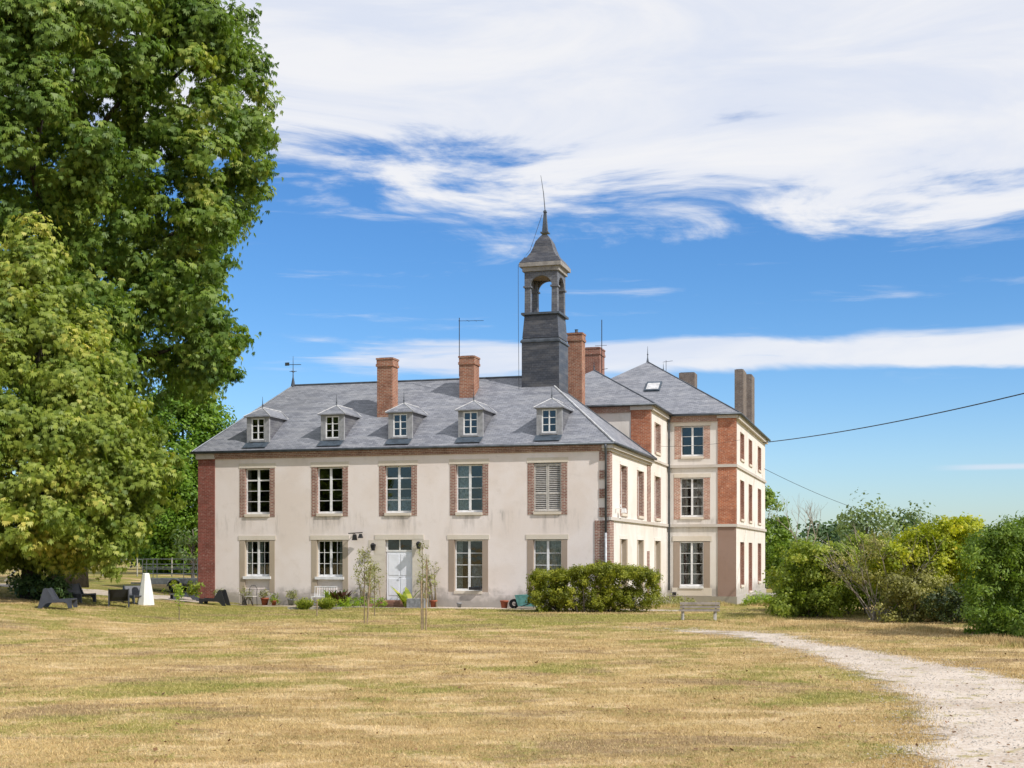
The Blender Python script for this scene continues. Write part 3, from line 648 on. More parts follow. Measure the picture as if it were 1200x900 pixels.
# ---- dormers
def dormer(cx):
    y0 = .42; hw = .58; zt = 9.16
    zr = lambda y: 7.44+(y+.25)*RS
    yb = (zt-7.44)/RS-.25
    m = MB().add([(cx-hw,y0,7.86),(cx-hw,y0,zt),(cx-hw,yb,zt),(cx-hw+.02,y0,7.86),(cx-hw+.02,y0,zt),(cx-hw+.02,yb,zt),
                  (cx+hw,y0,7.86),(cx+hw,y0,zt),(cx+hw,yb,zt),(cx+hw-.02,y0,7.86),(cx+hw-.02,y0,zt),(cx+hw-.02,yb,zt)],
                 [(0,1,2),(5,4,3),(8,7,6),(9,10,11)])
    d = m.build('dormer', M['slatec'], H)
    # timber front with the window opening
    f = MB(); x0, x1, z0, z1 = cx-.35, cx+.35, 7.99, 9.05
    f.box(cx-hw-.02, x0, y0-.05, y0+.06, 7.86, zt).box(x1, cx+hw+.02, y0-.05, y0+.06, 7.86, zt).box(x0, x1, y0-.05, y0+.06, z1, zt).box(x0-.06, x1+.06, y0-.09, y0+.06, 7.90, z0)
    f.build('front', M['dormer'], d)
    g = MB(); g.box(x0, x0+.05, y0-.03, y0+.03, z0, z1).box(x1-.05, x1, y0-.03, y0+.03, z0, z1).box(x0+.05, x1-.05, y0-.03, y0+.03, z0, z0+.06).box(x0+.05, x1-.05, y0-.03, y0+.03, z1-.05, z1)
    g.box(cx-.028, cx+.028, y0-.035, y0+.025, z0+.06, z1-.05)
    for k in (1, 2): zz = z0+.06+(z1-z0-.11)*k/3; g.box(x0+.05, cx-.028, y0-.02, y0+.02, zz-.014, zz+.014).box(cx+.028, x1-.05, y0-.02, y0+.02, zz-.014, zz+.014)
    g.build('window_frame', M['white'], d)
    MB().box(x0+.05, x1-.05, y0-.002, y0+.004, z0+.06, z1-.05).build('pane', M['glass'], d)
    MB().box(x0-.1, x1+.1, y0+.35, y0+.40, z0-.05, z1+.1).build('dark_backing', M['dark'], d)  # dark board behind the pane stands in for the unlit room
    MB().add([(cx-hw-.04,y0-.11,7.86),(cx+hw+.04,y0-.11,7.86),(cx+hw+.04,y0-.52,7.60),(cx-hw-.04,y0-.52,7.60),(cx-hw-.04,y0,7.90),(cx+hw+.04,y0,7.90)], [(3,2,1,0),(0,1,5,4)]).build('apron', M['zincb'], d)
    e = hw+.13; zp = 9.62; yf = y0-.17; yp = y0+.45
    ybe = (zt-7.44)/RS-.25+.02; ybr = (zp-7.44)/RS-.25+.02
    r = MB().add([(cx-e,yf,zt),(cx+e,yf,zt),(cx+e,ybe,zt),(cx-e,ybe,zt),(cx,yp,zp),(cx,ybr,zp),(cx-e,yf,zt-.05),(cx+e,yf,zt-.05),(cx+e,ybe,zt-.05),(cx-e,ybe,zt-.05)],
                 [(0,1,4),(1,2,5,4),(3,0,4,5),(0,6,7,1),(1,7,8,2),(3,9,6,0),(6,9,8,7)])
    r.build('dormer_roof', M['slate'], d)
    MB().tube([(cx, yp, zp+.01), (cx, ybr, zp+.01), (cx+e, ybe, zt+.02)], .03).tube([(cx, ybr, zp+.01), (cx-e, ybe, zt+.02)], .03).tube([(cx, yp, zp), (cx+e, yf, zt)], .022).tube([(cx, yp, zp), (cx-e, yf, zt)], .022).build('flashing', M['flash'], d)
    MB().tube([(cx, yp, zp), (cx, yp, zp+.2), (cx, yp, zp+.55)], [.035, .02, .006]).lathe([(.01, zp+.1), (.05, zp+.14), (.01, zp+.18)], 8, cx, yp).build('finial', M['zinc'], d)
for cx in (-17.50, -13.58, -10.12, -6.64, -2.87): dormer(cx)

# ---- chimneys
def chimney(x0, x1, y0, y1, z0, z1, mat='brickc', pots=1, cap=True, par=None):
    m = MB().box(x0, x1, y0, y1, z0, z1-.42)
    if cap:
        m.box(x0-.05, x1+.05, y0-.05, y1+.05, z1-.42, z1-.30).box(x0-.02, x1+.02, y0-.02, y1+.02, z1-.30, z1-.08).box(x0-.05, x1+.05, y0-.05, y1+.05, z1-.08, z1)
    else: m.box(x0, x1, y0, y1, z1-.42, z1)
    c = m.build('chimney', M[mat], par or roof)
    MB().box(x0+.08, x1-.08, y0+.08, y1-.08, z1, z1+.03).build('cap', M['zinc'], c)
    if pots: MB().lathe([(.09, z1), (.08, z1+.2), (.11, z1+.22)], 10, (x0+x1)/2, (y0+y1)/2).build('chimney_pot', M['zinc'], c)
    return c
chimney(-12.02, -11.22, 2.2, 2.95, 8.6, 12.02, pots=0); chimney(-8.25, -7.5, 3.6, 4.45, 9.6, 12.16, pots=0)
chimney(-4.16, -3.40, 9.3, 10.05, 8.4, 14.02, 'brickc'); chimney(-5.28, -4.34, 18, 19.4, 10, 14.6, 'brick', par=roof2, pots=0)
chimney(3.10, 3.62, 21.8, 23.6, 10.3, 13.50, 'brickg', 0, False, roof3); chimney(3.02, 3.58, 27.2, 29.0, 10.3, 13.9, 'brickg', 0, False, roof3)
chimney(-.9, .1, 26, 27.2, 12, 14.0, 'brickg', 0, False, roof3)
MB().box(-11.98-.1, -11.1, 2.12, 2.2, 8.75, 8.95).build('flashing', M['flash'], roof)
# finials, vane, antennas
def finial(x, y, z, h, par, vane=False):
    m = MB().tube([(x, y, z-.05), (x, y, z+h*.3), (x, y, z+h)], [.07*h+.02, .03, .008], 8).lathe([(.01, z+h*.42), (.06, z+h*.47), (.01, z+h*.52)], 8, x, y)
    if vane:
        m.tube([(x-.42, y, z+h*.72), (x+.45, y, z+h*.70)], .018).box(x-.46, x-.22, y-.01, y+.01, z+h*.68, z+h*.79).tube([(x-.2, y, z+h*.48), (x+.2, y, z+h*.48)], .015).tube([(x, y-.2, z+h*.48), (x, y+.2, z+h*.48)], .015)
    m.build('weather_vane' if vane else 'finial', M['zinc'], par)
finial(-17.94, 5.235, 11.25, 1.55, roof, True); finial(-3.81, 14.1, 12.7, .45, roof2); finial(-2.2, 22, 14.2, .95, roof3); finial(-2.2, 27.8, 14.2, .7, roof3)
MB().tube([(-8.35, 3.9, 11.2), (-8.35, 3.9, 14.1)], .02).tube([(-8.4, 3.9, 13.95), (-7.1, 3.9, 13.9)], .012).tube([(-7.9, 3.7, 13.93), (-7.9, 4.1, 13.93)], .008).tube([(-7.5, 3.75, 13.91), (-7.5, 4.05, 13.91)], .008).build('antenna', M['iron'], roof)
MB().tube([(-4.1, 17.5, 12), (-4.1, 17.5, 16.1)], .025).tube([(-4.1, 17.5, 13.2), (-3.7, 17.2, 13.2)], .015).tube([(-4.5, 17.5, 14.6), (-3.8, 17.5, 14.6)], .012).build('antenna', M['iron'], roof2)
MB().tube([(-.9, 21, 13.2), (-.9, 21, 14.1)], .015).tube([(-1.1, 21, 14.0), (-.5, 21, 14.05)], .012).build('antenna', M['iron'], roof3)
# skylight: follows the front hip slope of the pavilion roof
sl = (14.20-10.26)/(22-15.68)
def ps(x, y, h): z = 10.26+(y-15.68)*sl; n = math.hypot(1, sl); return (x, y-h*sl/n, z+h/n)
sk = MB().prism([(-1.75, 18.35), (-.85, 18.35), (-.85, 19.35), (-1.75, 19.35)], lambda x, y: ps(x, y, .0), lambda x, y: ps(x, y, .10)).build('skylight', M['zincb'], roof3)
MB().prism([(-1.66, 18.45), (-.94, 18.45), (-.94, 19.15), (-1.66, 19.15)], lambda x, y: ps(x, y, .10), lambda x, y: ps(x, y, .115)).build('pane', M['flash'], sk)

# ---- bell tower
tx, ty = -4.33, 5.25
T = MB().box(tx-.94, tx+.94, ty-.94, ty+.94, 9.2, 12.80).build('bell_tower', M['slated'], H)
MB().frus(tx, ty, 12.80, 12.88, 1.0, 1.0, 1.0, 1.0).frus(tx, ty, 12.88, 13.02, 1.0, 1.0, .88, .88).build('moulding', M['zinc'], T)
MB().frus(tx, ty, 13.02, 14.16, .92, .92, .83, .83).build('drum', M['slated'], T)
MB().box(tx-.97, tx+.97, ty-.97, ty+.97, 14.16, 14.26).build('moulding', M['zinc'], T)
for i, (sx, sy) in enumerate(((-1, -1), (1, -1), (1, 1), (-1, 1))):
    MB().frus(tx+sx*.68, ty+sy*.68, 14.26, 15.50, .15, .15, .14, .14).frus(tx+sx*.68, ty+sy*.68, 15.50, 15.58, .20, .20, .20, .20).build('column', M['slatec'], T)
arch = MB()
n = 14; r = .54
ap = [(-.84, 15.58), (-r, 15.58)]+[(-r*math.cos(math.pi*k/n), 15.58+r*.92*math.sin(math.pi*k/n)) for k in range(1, n)]+[(r, 15.58), (.84, 15.58), (.84, 16.28), (-.84, 16.28)]
# convex pieces so that the arch stays clean
for k in range(n):
    a0_, a1_ = math.pi*k/n, math.pi*(k+1)/n
    p0 = (-r*math.cos(a0_), 15.58+r*.92*math.sin(a0_)); p1 = (-r*math.cos(a1_), 15.58+r*.92*math.sin(a1_))
    quad = [p0, p1, (p1[0], 16.28), (p0[0], 16.28)]
    for s_ in (-1, 1):
        arch.prism(quad, lambda x, z: (tx+x, ty+s_*.83, z), lambda x, z: (tx+x, ty+s_*.70, z))
        arch.prism(quad, lambda x, z: (tx+s_*.83, ty+x, z), lambda x, z: (tx+s_*.70, ty+x, z))
for sx in (-1, 1):
    for sy in (-1, 1): arch.box(min(tx+sx*.54, tx+sx*.83), max(tx+sx*.54, tx+sx*.83), min(ty+sy*.54, ty+sy*.83), max(ty+sy*.54, ty+sy*.83), 15.58, 16.28)
arch.build('arch', M['slatec'], T)
MB().box(tx-.68, tx+.68, ty-.68, ty+.68, 16.1, 16.26).build('ceiling', M['stake'], T)
MB().box(tx-.92, tx+.92, ty-.92, ty+.92, 16.28, 16.50).box(tx-1.05, tx+1.05, ty-1.05, ty+1.05, 16.50, 16.69).each('cornice', M['bellc'], T)
pr_ = [(1.04, 16.70), (.84, 16.99), (.76, 17.0), (.60, 17.25), (.48, 17.55), (.39, 17.85), (.24, 18.08), (.13, 18.22)]
s = MB()
for (r0, z0), (r1, z1) in zip(pr_, pr_[1:]): s.frus(tx, ty, z0, z1, r0, r0, r1, r1)
s.build('spire_roof', M['slated'], T)
MB().frus(tx, ty, 18.3, 18.36, .20, .20, .20, .20).frus(tx, ty, 18.36, 19.35, .13, .13, .06, .06).frus(tx, ty, 19.35, 19.45, .09, .09, .05, .05).tube([(tx, ty, 19.4), (tx-.08, ty, 20.3), (tx-.22, ty, 21.2)], [.025, .02, .01]).build('spire', M['zinc'], T)
MB().tube([(tx-.1, ty-.2, 19.2), (tx-.28, ty-.3, 18.6), (tx-.6, ty-.6, 17.4), (tx-1.1, ty-1.0, 16.6), (tx-1.08, ty-1.05, 14.2), (tx-1.05, ty-1.05, 10.5)], .012, 5).build('lightning_cable', M['iron'], T)

# ------------------------------------------------------------------ foliage
def rnd_dirs(n):
    v = rng.normal(size=(n, 3)); return v/np.linalg.norm(v, axis=1)[:, None]
def palmate(P, Nn, size, nl=5):
    """palmate leaves: P centres, Nn facing normals -> kite leaflets hanging from the centre"""
    n = len(P)
    Nn = Nn/np.linalg.norm(Nn, axis=1)[:, None]
    down = np.tile([0, 0, -1.], (n, 1)); T_ = down-Nn*np.sum(down*Nn, 1)[:, None]+rng.normal(size=(n, 3))*.25
    T_ -= Nn*np.sum(T_*Nn, 1)[:, None]; T_ /= np.linalg.norm(T_, axis=1)[:, None]+1e-9
    B_ = np.cross(Nn, T_); out = []
    S = size*rng.uniform(.7, 1.25, n)
    for k in range(nl):
        a_ = (k-(nl-1)/2)*R(44)
        L_ = S*(1-.12*abs(k-(nl-1)/2))
        D_ = T_*math.cos(a_)+B_*math.sin(a_); D_ = D_+down*.45+Nn*.10; D_ /= np.linalg.norm(D_, axis=1)[:, None]
        W_ = np.cross(Nn, D_)
        tip = P+D_*L_[:, None]+down*(L_*.15)[:, None]; mid = P+D_*(L_*.62)[:, None]+Nn*(L_*.10)[:, None]
        out.append(np.stack([P, mid+W_*(L_*.17)[:, None], tip, mid-W_*(L_*.17)[:, None]], 1))
    return np.concatenate(out, 0).reshape(-1, 3), nl
def simpleleaf(P, Nn, size, asp=.55):
    n = len(P); Nn = Nn/np.linalg.norm(Nn, axis=1)[:, None]
    T_ = rng.normal(size=(n, 3))+np.array([0, 0, -.4]); T_ -= Nn*np.sum(T_*Nn, 1)[:, None]; T_ /= np.linalg.norm(T_, axis=1)[:, None]+1e-9
    B_ = np.cross(Nn, T_); S = size*rng.uniform(.6, 1.4, n)[:, None]
    return np.stack([P, P+T_*S*.5+B_*S*asp*.5+Nn*S*.08, P+T_*S, P+T_*S*.5-B_*S*asp*.5], 1).reshape(-1, 3)
def clumped(clumps, per, size, kind='simple', shell=(.55, 1.05), flat=.8, tintf=None, upbias=.25, asp=.55, cull=True, nl=5, spread=.45):
    Ps, Ns, Ts = [], [], []
    for (x, y, z, r) in clumps:
        n = int(per*(r**1.6)); 
        if n < 4: continue
        # sub-sprays: groups of leaves round small centres give light and dark pockets
        ns = max(4, int(9*r)); sdir = rnd_dirs(ns); sc = sdir*r*rng.uniform(.62, 1.02, ns)[:, None]
        pick = rng.integers(0, ns, n)
        off = rng.normal(size=(n, 3))*r*.24
        p = sc[pick]+off; p[:, 2] *= flat
        ln = np.linalg.norm(p, axis=1); d = p/(ln[:, None]+1e-6)
        P = p+np.array([x, y, z])
        N_ = d*1.0+rng.normal(size=(n, 3))*spread+np.array([0, 0, upbias])
        Ps.append(P); Ns.append(N_)
        base = rng.uniform(.15, .6); t = base+rng.normal(0, .14, n)+.16*rng.uniform(-1, 1, ns)[pick]
        Ts.append(np.clip(t, 0, 1))
    P, N_, T_ = np.concatenate(Ps), np.concatenate(Ns), np.concatenate(Ts)
    if tintf is not None: T_ = np.clip(T_+tintf(P), 0, 1)
    if kind == 'palmate':
        V, k = palmate(P, N_, size, nl); return V, np.tile(T_, k)
    return simpleleaf(P, N_, size, asp), T_
def px(x, y, Y): return ((x-600)/F*Y, Y, CAMZ+(HY-y)*Y/F)
def profile_clumps(cx, Y, prof, n, r, zs, squash=1.0, inner=.2, jitter=.12, backfill=.35):
    """prof: list (z, radius) from bottom to top; clumps scattered over that surface"""
    zz = np.array([p[0] for p in prof]); rr = np.array([p[1] for p in prof]); out = []
    for i in range(n):
        for _ in range(20):
            z = random.uniform(zz[0], zz[-1])
            R_ = float(np.interp(z, zz, rr))
            if random.random() < R_/rr.max(): break
        an = random.uniform(-math.pi, 0) if random.random() > backfill else random.uniform(0, math.pi)
        rc = r*random.uniform(.65, 1.25)
        k = max(0, R_-rc*.8)*(1+random.uniform(-jitter, jitter*.6)) if random.random() > inner else R_*random.uniform(.1, .7)
        out.append((cx+math.cos(an)*k, Y+math.sin(an)*k*squash, z, rc))
    return out
def limbs(m, base, top, clumps, r0, n, rmin=.05):
    """trunk plus limbs to a sample of clumps"""
    base, top = Vector(base), Vector(top)
    k = 9; pth = [base.lerp(top, i/k)+Vector((random.uniform(-1, 1), random.uniform(-1, 1), 0))*r0*.35*(i > 0) for i in range(k+1)]
    rad = [r0*(1.45 if i == 0 else 1.08 if i == 1 else 1-.75*i/k) for i in range(k+1)]
    m.tube(pth, rad, 12)
    for c in random.sample(clumps, min(n, len(clumps))):
        e = Vector(c[:3]); t = max(.2, min(.9, ((e.z-base.z)/(top.z-base.z))*random.uniform(.45, .85)))
        i = int(t*k); s = pth[i].lerp(pth[i+1], t*k-i); d = e-s
        mid = s+d*.5+Vector((random.uniform(-1, 1), random.uniform(-1, 1), random.uniform(.0, 1)))*d.length*.10
        r = max(rmin, r0*(.42-.3*t)); m.tube([s, s.lerp(mid, .5), mid, mid.lerp(e, .5), e], [r, r*.85, r*.65, r*.42, r*.15], 6)
    return m
def tree(name, label, cat, base, top, clumps, per, size, mat, bmat, r0, nl, kind='simple', group=None, tintf=None, **kw):
    o = empty(name, base, 0, label, cat, group); b = Vector(base)
    V, T_ = clumped(clumps, per, size, kind, tintf=tintf, **kw)
    V = V-np.array(base)
    fastmesh('crown', V, 4, M[mat], o, T_)
    m = limbs(MB(lambda x, y, z: (x-b.x, y-b.y, z-b.z)), base, top, clumps, r0, nl); m.build('trunk', M[bmat], o, True)
    return o
# ---- big chestnuts on the left
YB = 54.; sc = F/YB
xb = (38-600)/sc; gb = G(xb, YB)
profB = [(CAMZ+(HY-y)/sc, (x-38)/sc) for y, x in ((660, 60), (640, 130), (615, 165), (575, 188), (520, 194), (450, 158), (400, 128), (350, 98), (300, 62), (262, 34), (228, 12))]
clB = profile_clumps(xb, YB, profB, 230, 1.0, 0, inner=.15, backfill=.25)
# drooping lower boughs
for (x, y, d) in ((60, 625, -3), (100, 640, -2), (135, 640, -2.5), (160, 622, -1.5), (185, 585, -1), (128, 652, -1.5), (20, 630, -5), (-20, 630, -4), (75, 605, -4.5), (195, 545, -1), (15, 600, -5.5), (110, 640, -1), (-10, 655, -2)):
    X, Y, Z = px(x, y, YB+d); clB.append((X, Y, Z, random.uniform(.55, .85)))
tf = lambda P: .16*np.sin(P[:, 0]*1.3+P[:, 2]*.9)*np.sin(P[:, 2]*1.1+2)
tree('chestnut_tree', 'nearer broad horse chestnut with boughs drooping to the lawn by the lounge chairs', 'tree', (xb, YB, gb-.1), (xb+.4, YB+.3, CAMZ+(HY-290)/sc), clB, 360, .19, 'chest', 'bark', .36, 14, 'palmate', tintf=tf, upbias=.35, spread=.5)
YA = 66.; sc = F/YA
xa = (80-600)/sc; ga = G(xa, YA)
profA = [(CAMZ+(HY-y)/sc, (x-80)/sc) for y, x in ((590, 100), (520, 150), (475, 205), (440, 262), (405, 290), (375, 268), (345, 238), (325, 252), (290, 272), (245, 276), (222, 310), (170, 322), (130, 322), (90, 312), (60, 298), (30, 284), (0, 286), (-60, 240), (-120, 130))]
clA = profile_clumps(xa, YA, profA, 500, 1.2, 0, inner=.36, backfill=.2, jitter=.05)
for (x, y) in ((262, 400), (270, 430), (240, 430), (300, 100), (300, 190), (305, 150), (262, 250), (255, 300), (225, 350), (285, 70), (280, 20), (240, 395)):
    X, Y, Z = px(x, y, YA-1+random.uniform(-1.5, 1.5)); clA.append((X, Y, Z, random.uniform(.6, .9)))
for _ in range(46):
    X, Y, Z = px(random.uniform(150, 262), random.uniform(10, 360), YA-random.uniform(1, 5)); clA.append((X, Y, Z, random.uniform(.8, 1.25)))
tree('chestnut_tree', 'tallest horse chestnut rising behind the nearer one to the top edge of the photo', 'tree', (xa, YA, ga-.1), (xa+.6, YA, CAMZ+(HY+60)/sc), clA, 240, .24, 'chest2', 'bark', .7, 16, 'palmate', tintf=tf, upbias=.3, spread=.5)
# ground mound of suckers below the chestnut
def shrub(name, label, cat, clumps, per, size, mat, base, stems=0, smat='barkg', group=None, **kw):
    o = empty(name, base, 0, label, cat, group); b = np.array(base)
    V, T_ = clumped(clumps, per, size, **kw); fastmesh('foliage', V-b, 4, M[mat], o, T_)
    if stems:
        m = MB()
        for k in range(stems):
            c = random.choice(clumps); e = Vector(c[:3])-Vector(base); s = Vector((random.uniform(-.3, .3), random.uniform(-.3, .3), 0))
            s.x += e.x*.45; s.y += e.y*.45
            m.tube([s, s.lerp(e, .5)+Vector((0, 0, .1)), e], [.04, .028, .008], 5)
        m.build('stem', M[smat], o)
    return o
def blob(x0, x1, y0, y1, Y, n, r, dy=1.2, top=None):
    """clumps between two picture columns and rows at distance Y, top(u) lowers the outline"""
    out = []
    for i in range(n):
        u = random.random(); x = x0+(x1-x0)*u; t_ = (y0 if top is None else top(x)); rr = r*random.uniform(.7, 1.25)
        ybot = min(y1, y1); y = random.uniform(t_+rr*F/Y*.8, ybot-rr*F/Y*.4) if random.random() > .22 else t_+rr*F/Y*.85
        X, YY, Z = px(x, y, Y+random.uniform(-dy, dy)); out.append((X, YY, Z, rr))
    return out
mb = blob(18, 84, 668, 700, 53.5, 26, .42, 1.0); shrub('undergrowth', 'dark green suckers growing round the foot of the nearer chestnut trunk', 'shrub', mb, 500, .16, 'wood', (xb, YB, gb), 4, asp=.5)
# ---- trees behind the lawn on the left
def round_tree(name, label, x, ytop, rpx, ybot, Y, per, size, mat, n=40, group=None, r0=.3, rc=None, **kw):
    s_ = F/Y; X = (x-600)/s_; g = G(X, Y); zt = CAMZ+(HY-ytop)/s_; zb = CAMZ+(HY-ybot)/s_; Rr = rpx/s_; rc = rc or Rr*.28
    prof = [(zb, Rr*.55), (zb+(zt-zb)*.2, Rr*.95), (zb+(zt-zb)*.5, Rr), (zb+(zt-zb)*.75, Rr*.75), (zt-rc*.7, Rr*.25)]
    cl = profile_clumps(X, Y, prof, n, rc, 0, inner=.15, backfill=.25)
    return tree(name, label, 'tree', (X, Y, g-.1), (X, Y, zb+(zt-zb)*.7), cl, per, size, mat, 'barkg', r0, min(14, n), group=group, **kw)
round_tree('broadleaf_tree', 'bright green round tree showing between the chestnuts and the left end of the house', 215, 428, 74, 668, 96, 360, .27, 'bright', 150, r0=.3)
round_tree('broadleaf_tree', 'dark green tree low behind the bright green one by the trailer', 172, 520, 52, 672, 120, 170, .4, 'wood', 70)
round_tree('broadleaf_tree', 'pale olive small tree behind the trailer against the house corner', 226, 600, 26, 668, 82, 130, .28, 'loose', 16, r0=.12)
for i, (x, yt, rp, Y, lb) in enumerate(((100, 590, 40, 170, 'distant wood tree just left of the dark one'), (20, 600, 42, 190, 'distant wood tree at the left edge of the photo'), (140, 598, 30, 200, 'smallest of the distant wood trees'), (-40, 585, 50, 180, 'distant wood tree cut by the left edge'), (60, 604, 34, 230, 'distant wood tree seen behind the chestnut trunk'))):
    round_tree('distant_tree', lb, x, yt, rp, 655, Y, 28, .9, 'wood', 20, 'trees at the far side of the left field')
fw = []
for i in range(190):
    X = random.uniform(-125, -22) if i < 120 else random.uniform(20, 140); Y = random.uniform(215, 250); h_ = 7.2+1.6*math.sin(X*.11)+1.2*math.sin(X*.37+1)
    fw.append((X, Y, random.uniform(1.5, h_), random.uniform(1.6, 2.6)))
V, T_ = clumped(fw, 42, .95); tag(fastmesh('far_woodland', V, 4, M['wood'], None, T_), kind='stuff')
# ---- right side vegetation
round_tree('broadleaf_tree', 'dark green tree directly behind the right end of the pavilion', 893, 568, 40, 700, 108, 260, .25, 'shrubr', 70, r0=.25)
round_tree('broadleaf_tree', 'feathery grey green tree above the middle of the shrubbery', 1015, 582, 42, 670, 82, 90, .24, 'loose', 30, r0=.16, rc=1.0)
round_tree('broadleaf_tree', 'loose twiggy grey green tree right of the feathery one', 1078, 590, 34, 665, 85, 55, .24, 'loose', 22, r0=.13, rc=.9)
for i, (x, yt, rp, lb) in enumerate(((925, 625, 30, 'distant dull green tree right of the pavilion'), (965, 630, 34, 'distant dull green tree below the bare tree'), (1110, 628, 45, 'distant dull green tree behind the yellow shrub'), (1190, 622, 50, 'distant dull green tree at the right edge'), (1045, 628, 40, 'distant dull green tree behind the twiggy bush'))):
    round_tree('distant_tree', lb, x, yt, rp, 665, 140+i*9, 35, .6, 'loose', 18, 'distant trees behind the shrubbery')
# bare tree
def baretree():
    Y = 90; X, _, _ = px(941, 0, Y); g = G(X, Y); o = empty('bare_tree', (X, Y, g), 0, 'leafless dead tree standing against the sky right of the pavilion', 'tree')
    m = MB()
    def br(p, d, L, r, dep):
        e = p+d*L; m.tube([p, p.lerp(e, .5)+Vector((random.uniform(-.1, .1), 0, 0))*L*.3, e], [r, r*.8, r*.55], 5)
        if dep == 0: return
        for k in range(3):
            dd = (d+Vector((random.uniform(-.8, .8), random.uniform(-.8, .8), random.uniform(-.1, .5)))).normalized()
            br(p.lerp(e, random.uniform(.55, 1)), dd, L*random.uniform(.6, .8), r*.5, dep-1)
    br(Vector((0, 0, 0)), Vector((0, 0, 1)), 2.9, .10, 4); m.build('trunk', M['twig'], o)
baretree()
random.seed(21); rng = np.random.default_rng(21)
def topf(pts):
    a_ = np.array(pts, float); return lambda x: float(np.interp(x, a_[:, 0], a_[:, 1]))
# shrubbery: from left to right
sh = blob(912, 990, 0, 733, 52, 85, .5, 1.3, topf([(920, 668), (930, 645), (940, 632), (985, 640)]))
shrub('shrub', 'mid green dense shrub at the left end of the shrubbery beside the pavilion', 'shrub', sh, 900, .13, 'shrubg', (px(940, 0, 52)[0], 52, 0), 3)
sh = blob(960, 1060, 0, 715, 54, 60, .58, 1.2, topf([(960, 650), (1000, 622), (1040, 632), (1060, 640)]))
shrub('shrub', 'olive green shrub behind the bare stemmed bush', 'shrub', sh, 800, .13, 'shrubg', (px(1010, 0, 54)[0], 54, 0), 3)
def twiggy():
    Y = 49; X = px(1030, 0, Y)[0]; o = empty('twiggy_bush', (X, Y, 0), 0, 'half dead bush of pale bare arching stems in the middle of the shrubbery', 'shrub')
    m = MB()
    for k in range(22):
        a_ = (k/10.5-1)+random.uniform(-.1, .1); L_ = random.uniform(2.3, 3.4); dy = random.uniform(-.5, .5)
        p = Vector((random.uniform(-.35, .35), random.uniform(-.3, .3), 0)); d = Vector((a_*.62-.05, dy, 1)).normalized(); pts = [p.copy()]
        for i in range(7):
            d = (d+Vector((a_*.06+random.uniform(-.12, .12), random.uniform(-.1, .1), random.uniform(-.1, .06)))).normalized(); p = p+d*L_/7; pts.append(p.copy())
            if i > 1:
                for _ in range(2):
                    dd = (d+Vector((random.uniform(-.8, .8), random.uniform(-.8, .8), random.uniform(-.2, .4)))).normalized(); e = p+dd*random.uniform(.3, .8)
                    m.tube([p, p.lerp(e, .5)+Vector((0, 0, .04)), e], [.009, .007, .003], 4)
        r = random.uniform(.012, .028); m.tube(pts, [r*(1-.11*i) for i in range(8)], 5)
    m.build('stem', M['twig'], o)
    cl = [(X+random.uniform(-1.6, 1.2), Y+random.uniform(-.6, .6), random.uniform(1.6, 3.1), random.uniform(.3, .5)) for _ in range(30)]
    cl += [(X+random.uniform(-.2, 2.6), Y+random.uniform(-.4, .6), random.uniform(.25, .9), random.uniform(.35, .5)) for _ in range(12)]
    V, T_ = clumped(cl, 420, .09); fastmesh('foliage', V-np.array([X, Y, 0]), 4, M['shrubb'], o, T_)
twiggy()
sh = blob(1032, 1155, 0, 690, 50, 140, .5, 1.2, topf([(1035, 648), (1060, 632), (1085, 614), (1110, 607), (1138, 605), (1155, 622)]))
shrub('shrub', 'yellow green sunlit shrub rounded on top, brightest of the shrubbery', 'shrub', sh, 950, .12, 'shruby', (px(1100, 0, 50)[0], 50, 0), 4)
sh = blob(1040, 1115, 0, 732, 48, 60, .42, .7, topf([(1040, 672), (1080, 664), (1115, 676)]))
shrub('shrub', 'brownish olive shrub with bare wood below the yellow one', 'shrub', sh, 750, .11, 'shrubb', (px(1080, 0, 48)[0], 48, 0), 3)
sh = blob(1108, 1142, 0, 735, 47.5, 6, .35, .6, topf([(1108, 690), (1142, 705)]))
shrub('shrub', 'small pale leaved shrub in the dark gap of the shrubbery', 'shrub', sh, 500, .1, 'shrubg', (px(1120, 0, 47.5)[0], 47.5, 0), 6)
sh = blob(1142, 1260, 0, 756, 39.5, 180, .45, 1.2, topf([(1140, 640), (1152, 620), (1180, 612), (1200, 603), (1250, 595)]))
shrub('shrub', 'tall fresh green laurel like shrub at the right edge of the photo', 'shrub', sh, 950, .12, 'shrubr', (px(1195, 0, 39.5)[0], 39.5, 0), 3, asp=.4)
sh = blob(1130, 1200, 0, 738, 52, 26, .6, 1.5, topf([(1130, 640), (1200, 630)]))
shrub('shrub', 'shaded dark shrub at the back of the gap beside the laurel', 'shrub', sh, 700, .14, 'wood', (px(1165, 0, 52)[0], 52, 0), 6)
sh = blob(1075, 1130, 0, 720, 53.5, 20, .6, 1.0, topf([(1075, 655), (1130, 655)]))
shrub('shrub', 'dark leafy shrub behind the brownish one', 'shrub', sh, 600, .14, 'wood', (px(1100, 0, 53.5)[0], 53.5, 0), 6)
sh = blob(925, 1150, 0, 712, 57, 70, .75, 1.2, topf([(925, 668), (960, 648), (1010, 640), (1060, 640), (1150, 632)]))
shrub('shrub', 'deep green thicket filling the back of the shrubbery from end to end', 'shrub', sh, 420, .17, 'shrubg', (px(1020, 0, 57)[0], 57, 0), 3)
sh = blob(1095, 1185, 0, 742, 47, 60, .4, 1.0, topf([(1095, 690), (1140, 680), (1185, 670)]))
shrub('shrub', 'low undergrowth coloured dark for the shade in the gap between the yellow shrub and the laurel', 'shrub', sh, 420, .11, 'shade', (px(1150, 0, 47)[0], 47, 0), 0)
